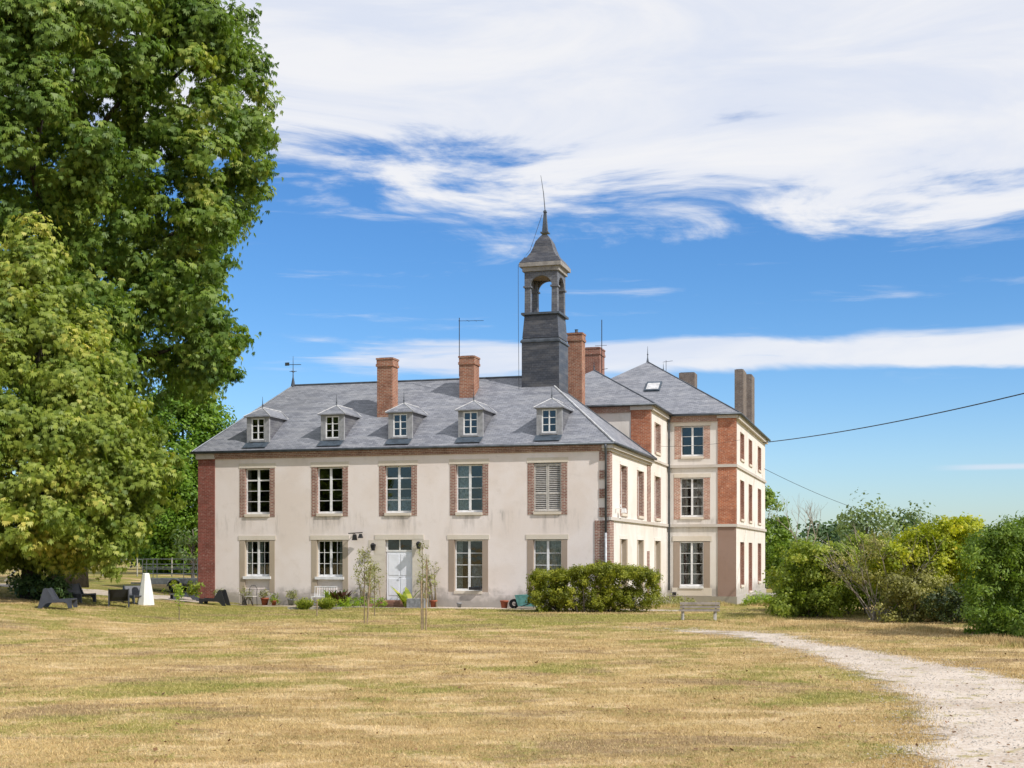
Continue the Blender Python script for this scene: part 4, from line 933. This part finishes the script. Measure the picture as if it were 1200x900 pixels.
# ---- clipped hedge before the house corner
def hedge():
    Y = 56.3; cl = []
    X0, X1 = px(624, 0, Y)[0], px(768, 0, Y)[0]
    for i in range(430):
        u = random.random(); X = X0+(X1-X0)*u; tz = 1.95 - .10*math.sin(u*9) - (.10 if u < .42 else 0) - .25*max(0, (u-.93)/.07) - .25*max(0, (.06-u)/.06)
        z = tz-.22 if random.random() < .4 else random.uniform(.1 if .05 < u < .95 else .5, tz-.25)
        cl.append((X, Y+random.uniform(-.85, .85), z, random.uniform(.2, .31)))
    xm = (X0+X1)/2
    shrub('hedge', 'clipped yellow green box hedge before the right corner of the house front', 'hedge', cl, 1700, .075, 'hedge', (xm, Y, -.05), 10, 'bark', flat=.95)
hedge()

# ------------------------------------------------------------------ objects on the lawn
def at(x, y, z=None):
    """ground point seen at picture position x, y"""
    Y = 50.
    for _ in range(12): Y = (CAMZ-G((x-600)/F*Y, Y))*F/(y-HY)
    return (x-600)/F*Y, Y, G((x-600)/F*Y, Y)
def lounge(name, label, loc, rz, mat='plastic', s=.88):
    o = empty(name, loc, rz, label, 'lounge chair', 'plastic lounge chairs on the lawn'); W_ = .36
    side = [(-.02, 0), (.16, 0), (.30, .17), (.40, .22), (1.06, .25), (1.17, .2), (1.22, 0), (1.38, 0), (1.36, .40), (.62, .33), (.38, .78), (.30, .84), (.22, .80)]
    fr = MB()
    # split into convex pieces: rear leg, rail, front leg
    pieces = [[(-.02, 0), (.16, 0), (.30, .17), (.22, .80)], [(.22, .80), (.30, .17), (.40, .22), (.62, .36), (.38, .78), (.30, .84)], [(.40, .22), (1.06, .25), (1.17, .2), (1.36, .40), (.62, .36)], [(1.17, .2), (1.22, 0), (1.38, 0), (1.36, .40)]]
    for sgn in (-1, 1):
        f = MB()
        for pc in pieces: f.prism([(x*s, z*s) for x, z in pc], lambda x, z: (x, sgn*W_, z), lambda x, z: (x, sgn*(W_+.05), z))
        f.build('side_frame', M[mat], o)
    n = 8; sv = []
    st = MB(); prof = [(.62-.06, .33), (.8, .30), (1.0, .305), (1.2, .34), (1.36, .375)]
    st.prism([(x*s, z*s) for x, z in prof]+[(x*s, (z-.045)*s) for x, z in prof[::-1]], lambda x, z: (x, -W_, z), lambda x, z: (x, W_, z)); st.build('seat', M[mat], o)
    bk = MB(); prof = [(.60, .31), (.50, .45), (.42, .62), (.34, .81)]
    bk.prism([(x*s, z*s) for x, z in prof]+[((x-.05)*s, (z+.0)*s) for x, z in prof[::-1]], lambda x, z: (x, -W_, z), lambda x, z: (x, W_, z)); bk.build('backrest', M[mat], o)
    return o
lc = [((48, 709), 4, 'plastic', 'leftmost dark grey lounge chair in side view facing right'),
      ((78, 704), -28, 'plastic', 'dark grey lounge chair second from left turned toward the photo'),
      ((139, 712), 105, 'plasticd', 'black lounge chair seen from behind just left of the blue grey one'),
      ((152, 706), -48, 'plastic', 'blue grey lounge chair facing the photo left of the white cone'),
      ((232, 704), 205, 'plastic', 'grey lounge chair facing left behind the thin young tree'),
      ((267, 710), 176, 'plasticd', 'rightmost black lounge chair in side view near the brick pier')]
for (p, rz, mt, lb) in lc:
    X, Y, Z = at(*p); lounge('lounge_chair', lb, (X, Y, Z), R(rz), mt, .9)
X, Y, Z = at(171, 709)
c = MB().lathe([(.36, 0), (.36, .03), (.30, .5), (.22, .95), (.15, 1.33), (.12, 1.36)], 8).build('lamp_cone', M['whitepl'], None); c.location = (X, Y, Z)
tag(c, 'tall white tapered garden lamp standing among the lounge chairs', 'garden lamp')
# trailer
def trailer():
    X, Y, Z = at(205, 691.5); o = empty('trailer', (X, Y, Z), R(-4), 'galvanised trailer with tall open rail sides parked by the brick pier', 'trailer'); s = 27*60/1550*.95
    hw = 1.45
    MB().box(-hw, hw, -.8, .8, .42, .72).box(-hw-.9, -hw, -.04, .04, .42, .50).build('bed', M['galv'], o)
    r = MB()
    for y in (-.8, .8):
        for z in (.95, 1.2, 1.45, 1.72): r.tube([(-hw, y, z), (hw, y, z)], .018, 5)
        for x in (-hw, -hw*.85, hw*.5, hw): r.tube([(x, y, .72), (x, y, 1.72)], .022, 5)
    for z in (.95, 1.2, 1.45, 1.72): r.tube([(-hw, -.8, z), (-hw, .8, z)], .018, 5).tube([(hw, -.8, z), (hw, .8, z)], .018, 5)
    r.build('rail', M['galv'], o)
    for y in (-.95, .95):
        w_ = MB(); n = 20; vs_ = []
        prof = [(.12, -.09), (.29, -.09), (.31, -.05), (.31, .05), (.29, .09), (.12, .09)]
        w_.add([(r_*math.cos(2*math.pi*k/n)+.3, y+d, .31+r_*math.sin(2*math.pi*k/n)) for r_, d in prof for k in range(n)], [(i*n+k, i*n+(k+1) % n, (i+1)*n+(k+1) % n, (i+1)*n+k) for i in range(5) for k in range(n)])
        wh = w_.build('wheel', M['tyre'], o, True)
        MB().add([(.17*math.cos(2*math.pi*k/n)+.3, y+d, .31+.17*math.sin(2*math.pi*k/n)) for d in (-.05, .05) for k in range(n)], [tuple(range(n)), tuple(range(n, 2*n))[::-1]]).build('rim', M['white'], wh)
        f = MB(); 
        for k in range(8):
            a0_, a1_ = math.pi*k/8, math.pi*(k+1)/8
            f.prism([(.37*math.cos(a0_), .37*math.sin(a0_)), (.41*math.cos(a0_), .41*math.sin(a0_)), (.41*math.cos(a1_), .41*math.sin(a1_)), (.37*math.cos(a1_), .37*math.sin(a1_))], lambda x, z: (x+.3, y-.12, z+.31), lambda x, z: (x+.3, y+.12, z+.31))
        f.build('mudguard', M['galv'], o)
trailer()
sh = blob(196, 232, 680, 696, 61, 8, .3, .4); X, Y, Z = at(215, 694)
shrub('shrub', 'low green shrub in front of the trailer wheel', 'shrub', sh, 500, .13, 'shrubg', (X, 61, Z), 0)
# wooden park bench seen from behind
def bench():
    X, Y, Z = at(820, 727); s = 1.5; o = empty('park_bench', (X, Y, Z), R(-3), 'weathered slatted wooden bench on the grass before the pavilion', 'bench')
    bk = MB()
    for k in range(3): bk.box(-.74, .74, -.02-.03*k, .02-.03*k, .33+k*.125, .43+k*.125)
    bk.build('backrest', M['bench_wood'], o, bevel=.006)
    st = MB()
    for k in range(4): st.box(-.74, .74, .06+k*.11, .15+k*.11, .36, .39)
    st.build('seat', M['bench_wood'], o, bevel=.005)
    for x in (-.60, .60): 
        MB().box(x-.03, x+.03, .03, .08, 0, .58).build('leg', M['grey_wood'], o); MB().box(x-.05, x+.05, .38, .46, 0, .36).build('leg', M['grey_wood'], o)
bench()
# saplings and stakes
def sapling(label, x, y, h, n, lean=0, mat='paleleaf', spread=.45, group='young trees planted in the lawn'):
    X, Y, Z = at(x, y); o = empty('sapling', (X, Y, Z), 0, label, 'young tree', group); m = MB(); tips = []
    m.tube([(0, 0, 0), (lean*.5, 0, h*.5), (lean, 0, h)], [.022, .016, .006], 6)
    for k in range(n):
        t = random.uniform(.3, .98); a_ = random.uniform(0, 6.28); L_ = spread*(1.2-t)*1.2; p = Vector((lean*t, 0, h*t)); e = p+Vector((math.cos(a_)*L_, math.sin(a_)*L_, L_*1.3))
        m.tube([p, p.lerp(e, .5)+Vector((0, 0, -.03)), e], [.008, .006, .003], 4); tips += [p.lerp(e, q) for q in (.4, .7, 1)]
    m.build('trunk', M['stemg'], o)
    cl = [(p.x, p.y, p.z, random.uniform(.13, .2)) for p in tips]; V, T_ = clumped(cl, 260, .075, flat=1.0); fastmesh('crown', V, 4, M[mat], o, T_)
sapling('pale leaved young tree in front of the stone left of the white door', 427, 731, 2.6, 16)
sapling('thinner young tree right beside the pale leaved one', 439, 722, 2.0, 12, 0, 'paleleaf')
sapling('young tree nearly bare on two stakes right of the white door', 496, 738, 2.7, 6, -.03, 'paleleaf', .3)
sapling('short leafy young tree before the grey lounge chair', 210, 727, 1.2, 6, 0, 'lime', .13)
def stake(label, x, y, h, dx=0):
    X, Y, Z = at(x, y); o = MB().tube([(0, 0, 0), (dx, 0, h)], [.028, .028], 6).build('stake', M['stake'], None); o.location = (X, Y+.1, Z); tag(o, label, 'stake', 'tree stakes')
stake('leaning wooden stake beside the pale leaved young tree', 430, 731, 2.1, .12)
stake('thick straight stake right of the white door', 499, 739, 2.3, .02)
stake('second thinner stake close to the thick straight one', 494, 739, 1.6, -.02)
stake('short stake in the lawn before the lavender tufts', 371, 722, .6)
# potted plants and small things along the wall
def pot(label, bx, by, s, mat='terracotta', plant=None, h=.3, lab2=None):
    s *= .8
    X, Y = wl(bx, by); Z = G(X, Y); o = empty('plant_pot', (X, Y, Z), 0, label, 'plant pot')
    MB().lathe([(.11*s, 0), (.15*s, .24*s), (.17*s, .24*s), (.17*s, .30*s), (.14*s, .30*s), (.13*s, .26*s)], 14).build('pot', M[mat], o, True)
    if plant:
        cl = [(random.uniform(-.1, .1), random.uniform(-.1, .1), .3*s+random.uniform(.05, h), random.uniform(.13, .22)) for _ in range(7)]; V, T_ = clumped(cl, 700, .08, flat=1); fastmesh('foliage', V, 4, M[plant], o, T_)
pot('terracotta pot with a pale plant under the first window from the left', -16.65, -.6, 1.5, plant='paleleaf')
pot('grey pot with dry yellowish plant between the two left ground windows', -15.35, -.45, 1.3, 'greypot', 'paleleaf')
pot('terracotta pot standing nearest the brick pier at the left end', -19.1, -.4, 1.2, plant='shrubg', h=.15)
pot('red pot at the wall just right of the door planter', -8.15, -.5, 1.35)
pot('small grey pot below the open ground window', -6.9, -.5, .9, 'greypot')
pot('red pot between the open window and the wheelbarrow', -4.75, -.5, 1.45)
pot('orange pot beside the pale leaved young tree at the bed', -16.1, -.75, 1.0, plant='shrubg', h=.1)
# broad leaf plant
def broadplant(label, loc, n, h, mat, name='leafy_plant', wleaf=.09):
    o = empty(name, loc, 0, label, 'plant'); V = []; T_ = []
    for k in range(n):
        a_ = random.uniform(0, 6.28); L_ = h*random.uniform(.6, 1.1); o0 = np.array([random.uniform(-.12, .12), random.uniform(-.1, .1), 0]); d = np.array([math.cos(a_)*.35, math.sin(a_)*.35, 1.]); d /= np.linalg.norm(d)
        s_ = np.cross(d, [0, 0, 1.]); s_ /= np.linalg.norm(s_); prev = None
        for i in range(6):
            t = i/5; c = o0+d*L_*t+np.array([math.cos(a_), math.sin(a_), -.35])*L_*.35*t*t; ww = wleaf*L_*(math.sin(min(1, t*.9+.1)*math.pi))*1.3+.004
            cur_ = (c-s_*ww, c+s_*ww)
            if prev is not None: V += [prev[0], prev[1], cur_[1], cur_[0]]; T_.append(random.random())
            prev = cur_
    fastmesh('foliage', np.array(V), 4, M[mat], o, T_)
X, Y = wl(-12.6, -.9); broadplant('dark red leaved canna clump left of the white door', (X, Y, G(X, Y)), 26, .95, 'redleaf', wleaf=.10)
X, Y = wl(-13.1, -.8); broadplant('green leaved canna clump at the left of the red leaved one', (X, Y, G(X, Y)), 14, .9, 'shrubr', wleaf=.11)
def planter():
    X, Y = wl(-9.0, -1.25); Z = G(X, Y); o = empty('planter', (X, Y, Z), -TH, 'grey blue planter box with large glossy leaves right of the white door', 'planter')
    MB().box(-.1, .75, -.25, .25, 0, .42).build('box', M['greypot'], o, bevel=.01)
    broad = [];
planter()
X, Y = wl(-9.15, -1.3); broadplant('banana like plant with large upright leaves right of the door', (X, Y, G(X, Y)+.05), 9, 1.15, 'shrubg', wleaf=.12)
cl = [(wl(-8.45+random.uniform(-.4, .4), -.5)[0], wl(-8.45, -.5)[1]+random.uniform(-.2, .2), random.uniform(.5, 2.0), random.uniform(.2, .32)) for _ in range(16)]
X, Y = wl(-8.45, -.5); shrub('shrub', 'pale yellow green shrub against the wall right of the door', 'shrub', cl, 300, .08, 'paleleaf', (X, Y, 0), 12, 'stemg')
cl = [(wl(-11.6+random.uniform(-.7, .5), -.5)[0], wl(-11.6, -.5)[1]+random.uniform(-.2, .2), random.uniform(.3, 1.7), random.uniform(.2, .34)) for _ in range(16)]
X, Y = wl(-11.6, -.5); shrub('shrub', 'pale climbing shrub thin against the stone left of the door', 'shrub', cl, 200, .08, 'paleleaf', (X, Y, 0), 12, 'stemg')
def tuft(label, x, y, r, h, mat, cat='plant', name='lavender'):
    X, Y, Z = at(x, y); o = empty(name, (X, Y, Z), 0, label, cat); V, T_ = [], []
    for k in range(420):
        a_ = random.uniform(0, 6.28); q = math.sqrt(random.random()); L_ = h*random.uniform(.55, 1.1)*(1.05-.35*q); b = np.array([math.cos(a_)*q*r*.45, math.sin(a_)*q*r*.45, 0]); t = b+np.array([math.cos(a_)*q*L_*.55+random.uniform(-.05, .05), math.sin(a_)*q*L_*.55+random.uniform(-.05, .05), L_])
        for i in range(5):
            p = b+(t-b)*(.25+.17*i); d = rng.normal(size=3)*.045; e = np.array([d[1], -d[0], 0])*.35; V += [p, p+d*.5+e, p+d+(t-b)*.06, p+d*.5-e]; T_.append(random.random())
        s_ = np.array([-math.sin(a_), math.cos(a_), 0])*.006; V += [b-s_, b+s_, t+s_*.4, t-s_*.4]; T_.append(random.random())
    fastmesh('foliage', np.array(V), 4, M[mat], o, T_)
tuft('round green lavender tuft, left of the pair on the lawn edge', 357, 714, .6, .5, 'shrubg')
tuft('round green lavender tuft, right of the pair by the stone edging', 383, 714, .6, .55, 'shrubg')
cl = []
for i in range(36):
    X, Y, Z = at(random.uniform(396, 452), random.uniform(708, 713)); cl.append((X, Y, Z+random.uniform(.05, .35), random.uniform(.16, .28)))
X, Y, Z = at(420, 712); shrub('flower_bed', 'low bright green bed of strawberry like plants before the door', 'plants', cl, 900, .07, 'lime', (X, Y, Z), 0)
X, Y, Z = at(372, 714); k = MB().box(-1.3, 1.1, -.06, .06, -.05, .10).build('bed_edging', M['kerbst'], None); k.location = (X, Y-.1, Z); tag(k, 'low stone edging along the lavender and flower bed', 'edging')
# rose on a frame under window one
cl = [(random.uniform(-.25, .15), random.uniform(-.15, .15), random.uniform(.2, .85), random.uniform(.13, .2)) for _ in range(12)]
X, Y = wl(-17.4, -1.0); z0 = G(X, Y)
shrub('shrub', 'small flowering rose bush under the first window from the left', 'shrub', [(a_+X, b_+Y, c_+z0, d_) for a_, b_, c_, d_ in cl], 500, .07, 'paleleaf', (X, Y, z0), 6)
def garden_chair():
    X, Y = wl(-17.05, -1.25); Z = G(X, Y); o = empty('garden_chair', (X, Y, Z), -TH, 'old metal garden chair with curved back by the rose under the first window', 'chair')
    MB().box(-.22, .22, -.22, .22, .43, .46).build('seat', M['grey_wood'], o)
    MB().tube([(-.2, .2, .45), (-.2, .25, .8), (-.1, .26, .95), (.1, .26, .95), (.2, .25, .8), (.2, .2, .45)], .015).build('backrest', M['iron'], o)
    for x in (-.2, .2):
        for y in (-.2, .2): MB().tube([(x, y, .44), (x*1.1, y*1.1, 0)], .014).build('leg', M['iron'], o)
garden_chair()
def white_bench():
    X, Y = wl(-13.55, -.7); Z = G(X, Y); o = empty('garden_bench', (X, Y, Z), -TH, 'small white metal bench under the second ground window', 'bench')
    b = MB()
    for x in np.linspace(-.55, .55, 10): b.tube([(x, .2, .45), (x, .24, .88)], .012)
    b.tube([(-.57, .24, .9), (.57, .24, .9)], .02).tube([(-.57, .2, .5), (.57, .2, .5)], .015); b.build('backrest', M['white'], o)
    MB().box(-.57, .57, -.2, .2, .42, .45).build('seat', M['white'], o)
    for x in (-.53, .53):
        for y in (-.18, .18): MB().box(x-.02, x+.02, y-.02, y+.02, 0, .42).build('leg', M['white'], o)
white_bench()
def wheelbarrow():
    X, Y = wl(-3.6, -1.0); Z = G(X, Y); o = empty('wheelbarrow', (X, Y, Z), -TH, 'teal wheelbarrow leaning at the wall left of the clipped hedge', 'wheelbarrow')
    MB().add([(-.28,-.3,.12),(.5,-.3,.12),(.5,.3,.12),(-.28,.3,.12),(-.42,-.36,.62),(.55,-.36,.66),(.55,.36,.66),(-.42,.36,.62)], [(0,3,2,1),(0,1,5,4),(1,2,6,5),(2,3,7,6),(3,0,4,7)]).build('tray', M['teal'], o)
    n = 16; MB().add([(-.55+r_*math.cos(2*math.pi*k/n), d, .22+r_*math.sin(2*math.pi*k/n)) for r_, d in ((.10, -.05), (.22, -.05), (.22, .05), (.10, .05)) for k in range(n)], [(i*n+k, i*n+(k+1) % n, (i+1)*n+(k+1) % n, (i+1)*n+k) for i in range(3) for k in range(n)]).build('wheel', M['tyre'], o)
    MB().tube([(-.55, -.1, .22), (-.1, -.32, .12), (.9, -.3, .5)], .018).tube([(-.55, .1, .22), (-.1, .32, .12), (.9, .3, .5)], .018).build('handle', M['iron'], o)
wheelbarrow()
# spade leaning by the door
X, Y = wl(-10.95, -.3); sp = MB().tube([(.15, -.25, 0), (0, 0, 1.15)], .022).build('broom', M['stake'], None); sp.location = (X, Y, .1); tag(sp, 'dark broom handle leaning left of the white door', 'broom')
# window box on the open ground window
X, Y = wl(-6.25, -.14); wb = MB().box(-.28, .28, -.1, .1, 0, .14).build('window_box', M['iron'], None, bevel=.01); wb.location = (X, Y, .80); wb.rotation_euler = (0, 0, -TH); tag(wb, 'dark window box on the sill of the fourth ground opening', 'window box')
# plants by the pavilion
cl = []
for i in range(26):
    X, Y = wl(WX+.6+random.uniform(0, 2.2), 15.6+random.uniform(-.8, .8)); cl.append((X, Y, -.35+random.uniform(.1, .45), random.uniform(.2, .34)))
X, Y = wl(WX+1.6, 15.6); shrub('leafy_plants', 'yellow green leafy plants at the foot of the pavilion corner', 'plants', cl, 600, .13, 'lime', (X, Y, G(X, Y)), 0, asp=.3)
cl = []
for i in range(22):
    X, Y = wl(1.1+random.uniform(-.9, .9), 9.5+random.uniform(-1.5, 2.5)); cl.append((X, Y, -.3+random.uniform(.1, .6), random.uniform(.2, .34)))
X, Y = wl(1.1, 10.5); shrub('leafy_plants', 'mixed reddish and yellow plants by the wall behind the clipped hedge', 'plants', cl, 500, .1, 'paleleaf', (X, Y, G(X, Y)), 0)
# overhead cables
def cable(label, p0, p1, sag, r, th=None):
    pts = []
    for i in range(25):
        t = i/24; p = Vector(p0).lerp(Vector(p1), t); p.z -= sag*4*t*(1-t); pts.append(p)
    o = MB().tube(pts, r, 5).build('overhead_cable', M['iron'], None, True); tag(o, label, 'cable')
X, Y = wl(WX+.2, 30); cable('thick dark cable rising from the pavilion eave toward the right edge', (X, Y, 9.75), px(1330, 428, 50), .35, .028)
X, Y = wl(WX+.2, 31); cable('thin wire sloping down from the pavilion wall to the right', (X, Y, 8.1), px(1060, 612, 120), .4, .016)
X0, Y0 = wl(.3, 12); X1, Y1 = wl(WX+.2, 15.9); cable('thin wire crossing the front of the pavilion under its top window sill', (X0, Y0-.0, 8.2), (X1, Y1-.3, 8.75), .12, .008)
# field fence and braced posts at the far left
def fence():
    o = empty('field_fence', (-24, 66, G(-24, 66)), 0, 'old wooden field fence with braced corner posts left of the chestnut trunk', 'fence')
    for (x, d) in ((-8, 0), (-4, 0), (0, 0), (1.2, 0)):
        X = -24+x; MB().tube([(x, 0, 0), (x, 0, 1.45)], .07).build('post', M['postw'], o)
    MB().tube([(-1.3, 0, .1), (0, 0, 1.35)], .05).build('brace', M['postw'], o); MB().tube([(0, 0, 1.35), (1.9, 0, .1)], .05).build('brace', M['postw'], o)
    MB().tube([(-8, 0, 1.2), (1.2, 0, 1.2)], .02).tube([(-8, 0, .7), (1.2, 0, .7)], .012).build('wire', M['galv'], o)
fence()
fl = empty('field_fence', (-26, 84, G(-26, 84)), 0, 'thin post and wire fence along the far edge of the left field', 'fence')
for k in range(9): MB().tube([(k*2.2, 0, 0), (k*2.2, 0, 1.2)], .04).build('post', M['postw'], fl)
MB().tube([(0, 0, 1.1), (17.6, 0, 1.1)], .01).tube([(0, 0, .6), (17.6, 0, .6)], .01).build('wire', M['galv'], fl)

# ------------------------------------------------------------------ grass blades
def grass(name, n, ymin, ymax, h, wd, seed, edge=None):
    g = np.random.default_rng(seed); u = g.uniform(0, 1, n); Y = ymin*(ymax/ymin)**u
    X = g.uniform(-.42, .43, n)*Y
    # keep the drive clear
    Di = catmull(drive_in, 8); Do = catmull(drive_out, 8); i_ = np.argsort(Di[:, 1]); o_ = np.argsort(Do[:, 1])
    xi = np.interp(Y, Di[i_, 1], Di[i_, 0]); xo = np.interp(Y, Do[o_, 1], Do[o_, 0])
    inside = (X > xi+.15+g.normal(0, .22, n)) & (X < xo-.15+g.normal(0, .22, n)) & (Y < 42)
    keep = ~inside; X, Y = X[keep], Y[keep]
    bx, by = (X-AX)*UX+(Y-AY)*UY, (X-AX)*VX+(Y-AY)*VY
    k2 = ~((by > -1.6) & (bx > -20.6) & (bx < 5)); X, Y = X[k2], Y[k2]; n = len(X)
    Z = gz(X, Y); a_ = g.uniform(0, 6.28, n); sc_ = (Y/20)**.45
    hh = h*g.uniform(.4, 1.2, n)*sc_; ww = wd*g.uniform(.6, 1.3, n)*sc_; ln = g.normal(0, .7, (n, 2))
    b = np.stack([X, Y, Z-.005], 1); s_ = np.stack([np.cos(a_)*ww, np.sin(a_)*ww, 0*a_], 1); t = b+np.stack([ln[:, 0]*hh, ln[:, 1]*hh, hh], 1)
    V = np.stack([b-s_, b+s_, t], 1).reshape(-1, 3)
    o = fastmesh(name, V, 3, M['blade'], None, g.uniform(0, 1, n)**1.3); tag(o, kind='stuff')
grass('grass', 460000, 11, 60, .042, .006, 3)

def fringe(name, pts, n, h, wd, spread, seed):
    g = np.random.default_rng(seed); P = catmull(pts, 30); i = g.integers(0, len(P), n); X = P[i, 0]+g.normal(0, spread, n); Y = P[i, 1]+g.normal(0, spread, n)
    k = (.55+.45*np.sin(X*2.3+Y)*np.sin(Y*1.7))*g.uniform(.4, 1.3, n); Z = gz(X, Y); a_ = g.uniform(0, 6.28, n); ln = g.normal(0, .35, (n, 2)); hh = h*k
    b = np.stack([X, Y, Z-.01], 1); s_ = np.stack([np.cos(a_)*wd, np.sin(a_)*wd, 0*a_], 1); t = b+np.stack([ln[:, 0]*hh, ln[:, 1]*hh, hh], 1)
    tag(fastmesh(name, np.stack([b-s_, b+s_, t], 1).reshape(-1, 3), 3, M['blade'], None, g.uniform(0, .7, n)), kind='stuff')
fringe('tall_grass', [at(885, 722)[:2], at(940, 736)[:2], at(1000, 738)[:2], at(1060, 737)[:2], at(1120, 742)[:2], at(1165, 752)[:2], at(1215, 758)[:2]], 26000, .20, .010, .38, 5)
fringe('tall_grass', drive_in[1:9], 9000, .06, .007, .22, 6)
fringe('tall_grass', drive_out[1:7], 12000, .08, .008, .28, 7)
fringe('tall_grass', [wl(-1, -.9), wl(2, 4), wl(.8, 12), wl(3.5, 15.4), wl(5.5, 15.5)], 9000, .28, .012, .35, 8)
# loose stones on the drive and dead leaves on the lawn
def scatter(name, n, where, size, mat, flat, seed):
    g = np.random.default_rng(seed); XY = np.array([where(g) for _ in range(n)]); P = np.stack([XY[:, 0], XY[:, 1], gz(XY[:, 0], XY[:, 1])+.012], 1); S = size*g.uniform(.4, 1.4, n)[:, None]; a_ = g.uniform(0, 6.28, n)
    u_ = np.stack([np.cos(a_), np.sin(a_), g.normal(0, flat, n)], 1)*S; v_ = np.stack([-np.sin(a_), np.cos(a_), g.normal(0, flat, n)], 1)*S*g.uniform(.5, .9, n)[:, None]
    up_ = np.array([0, 0, 1.])*S*.55
    if flat < .1: V = np.concatenate([np.stack([P-u_, P-v_, P+up_], 1), np.stack([P-v_, P+u_, P+up_], 1), np.stack([P+u_, P+v_, P+up_], 1), np.stack([P+v_, P-u_, P+up_], 1)]).reshape(-1, 3); k = 3
    else: V = np.stack([P-u_, P-v_, P+u_, P+v_], 1).reshape(-1, 3)+np.array([0, 0, .02]); k = 4
    tag(fastmesh(name, V, k, M[mat], None, g.uniform(0, 1, len(V)//k)), kind='stuff')
DI, DO = catmull(drive_in[1:], 10), catmull(drive_out[1:], 10)
def on_drive(g):
    i = g.integers(0, len(DI)); q = g.uniform(-.12, 1.12); p = DI[i]+(DO[i]-DI[i])*q+g.normal(0, .25, 2); return p
M['pebble'] = simple('pebble', (.50, .45, .39), .9, .3, 3); M['deadleaf'] = simple('dead_leaf', (.24, .13, .06), .9, .3, 2)
scatter('loose_stones', 9000, on_drive, .016, 'pebble', .05, 11)
def on_lawn(g):
    Y = 12*(48/12)**g.uniform(0, 1); return (g.uniform(-.42, .42)*Y, Y)
scatter('fallen_leaves', 900, on_lawn, .032, 'deadleaf', .3, 12)
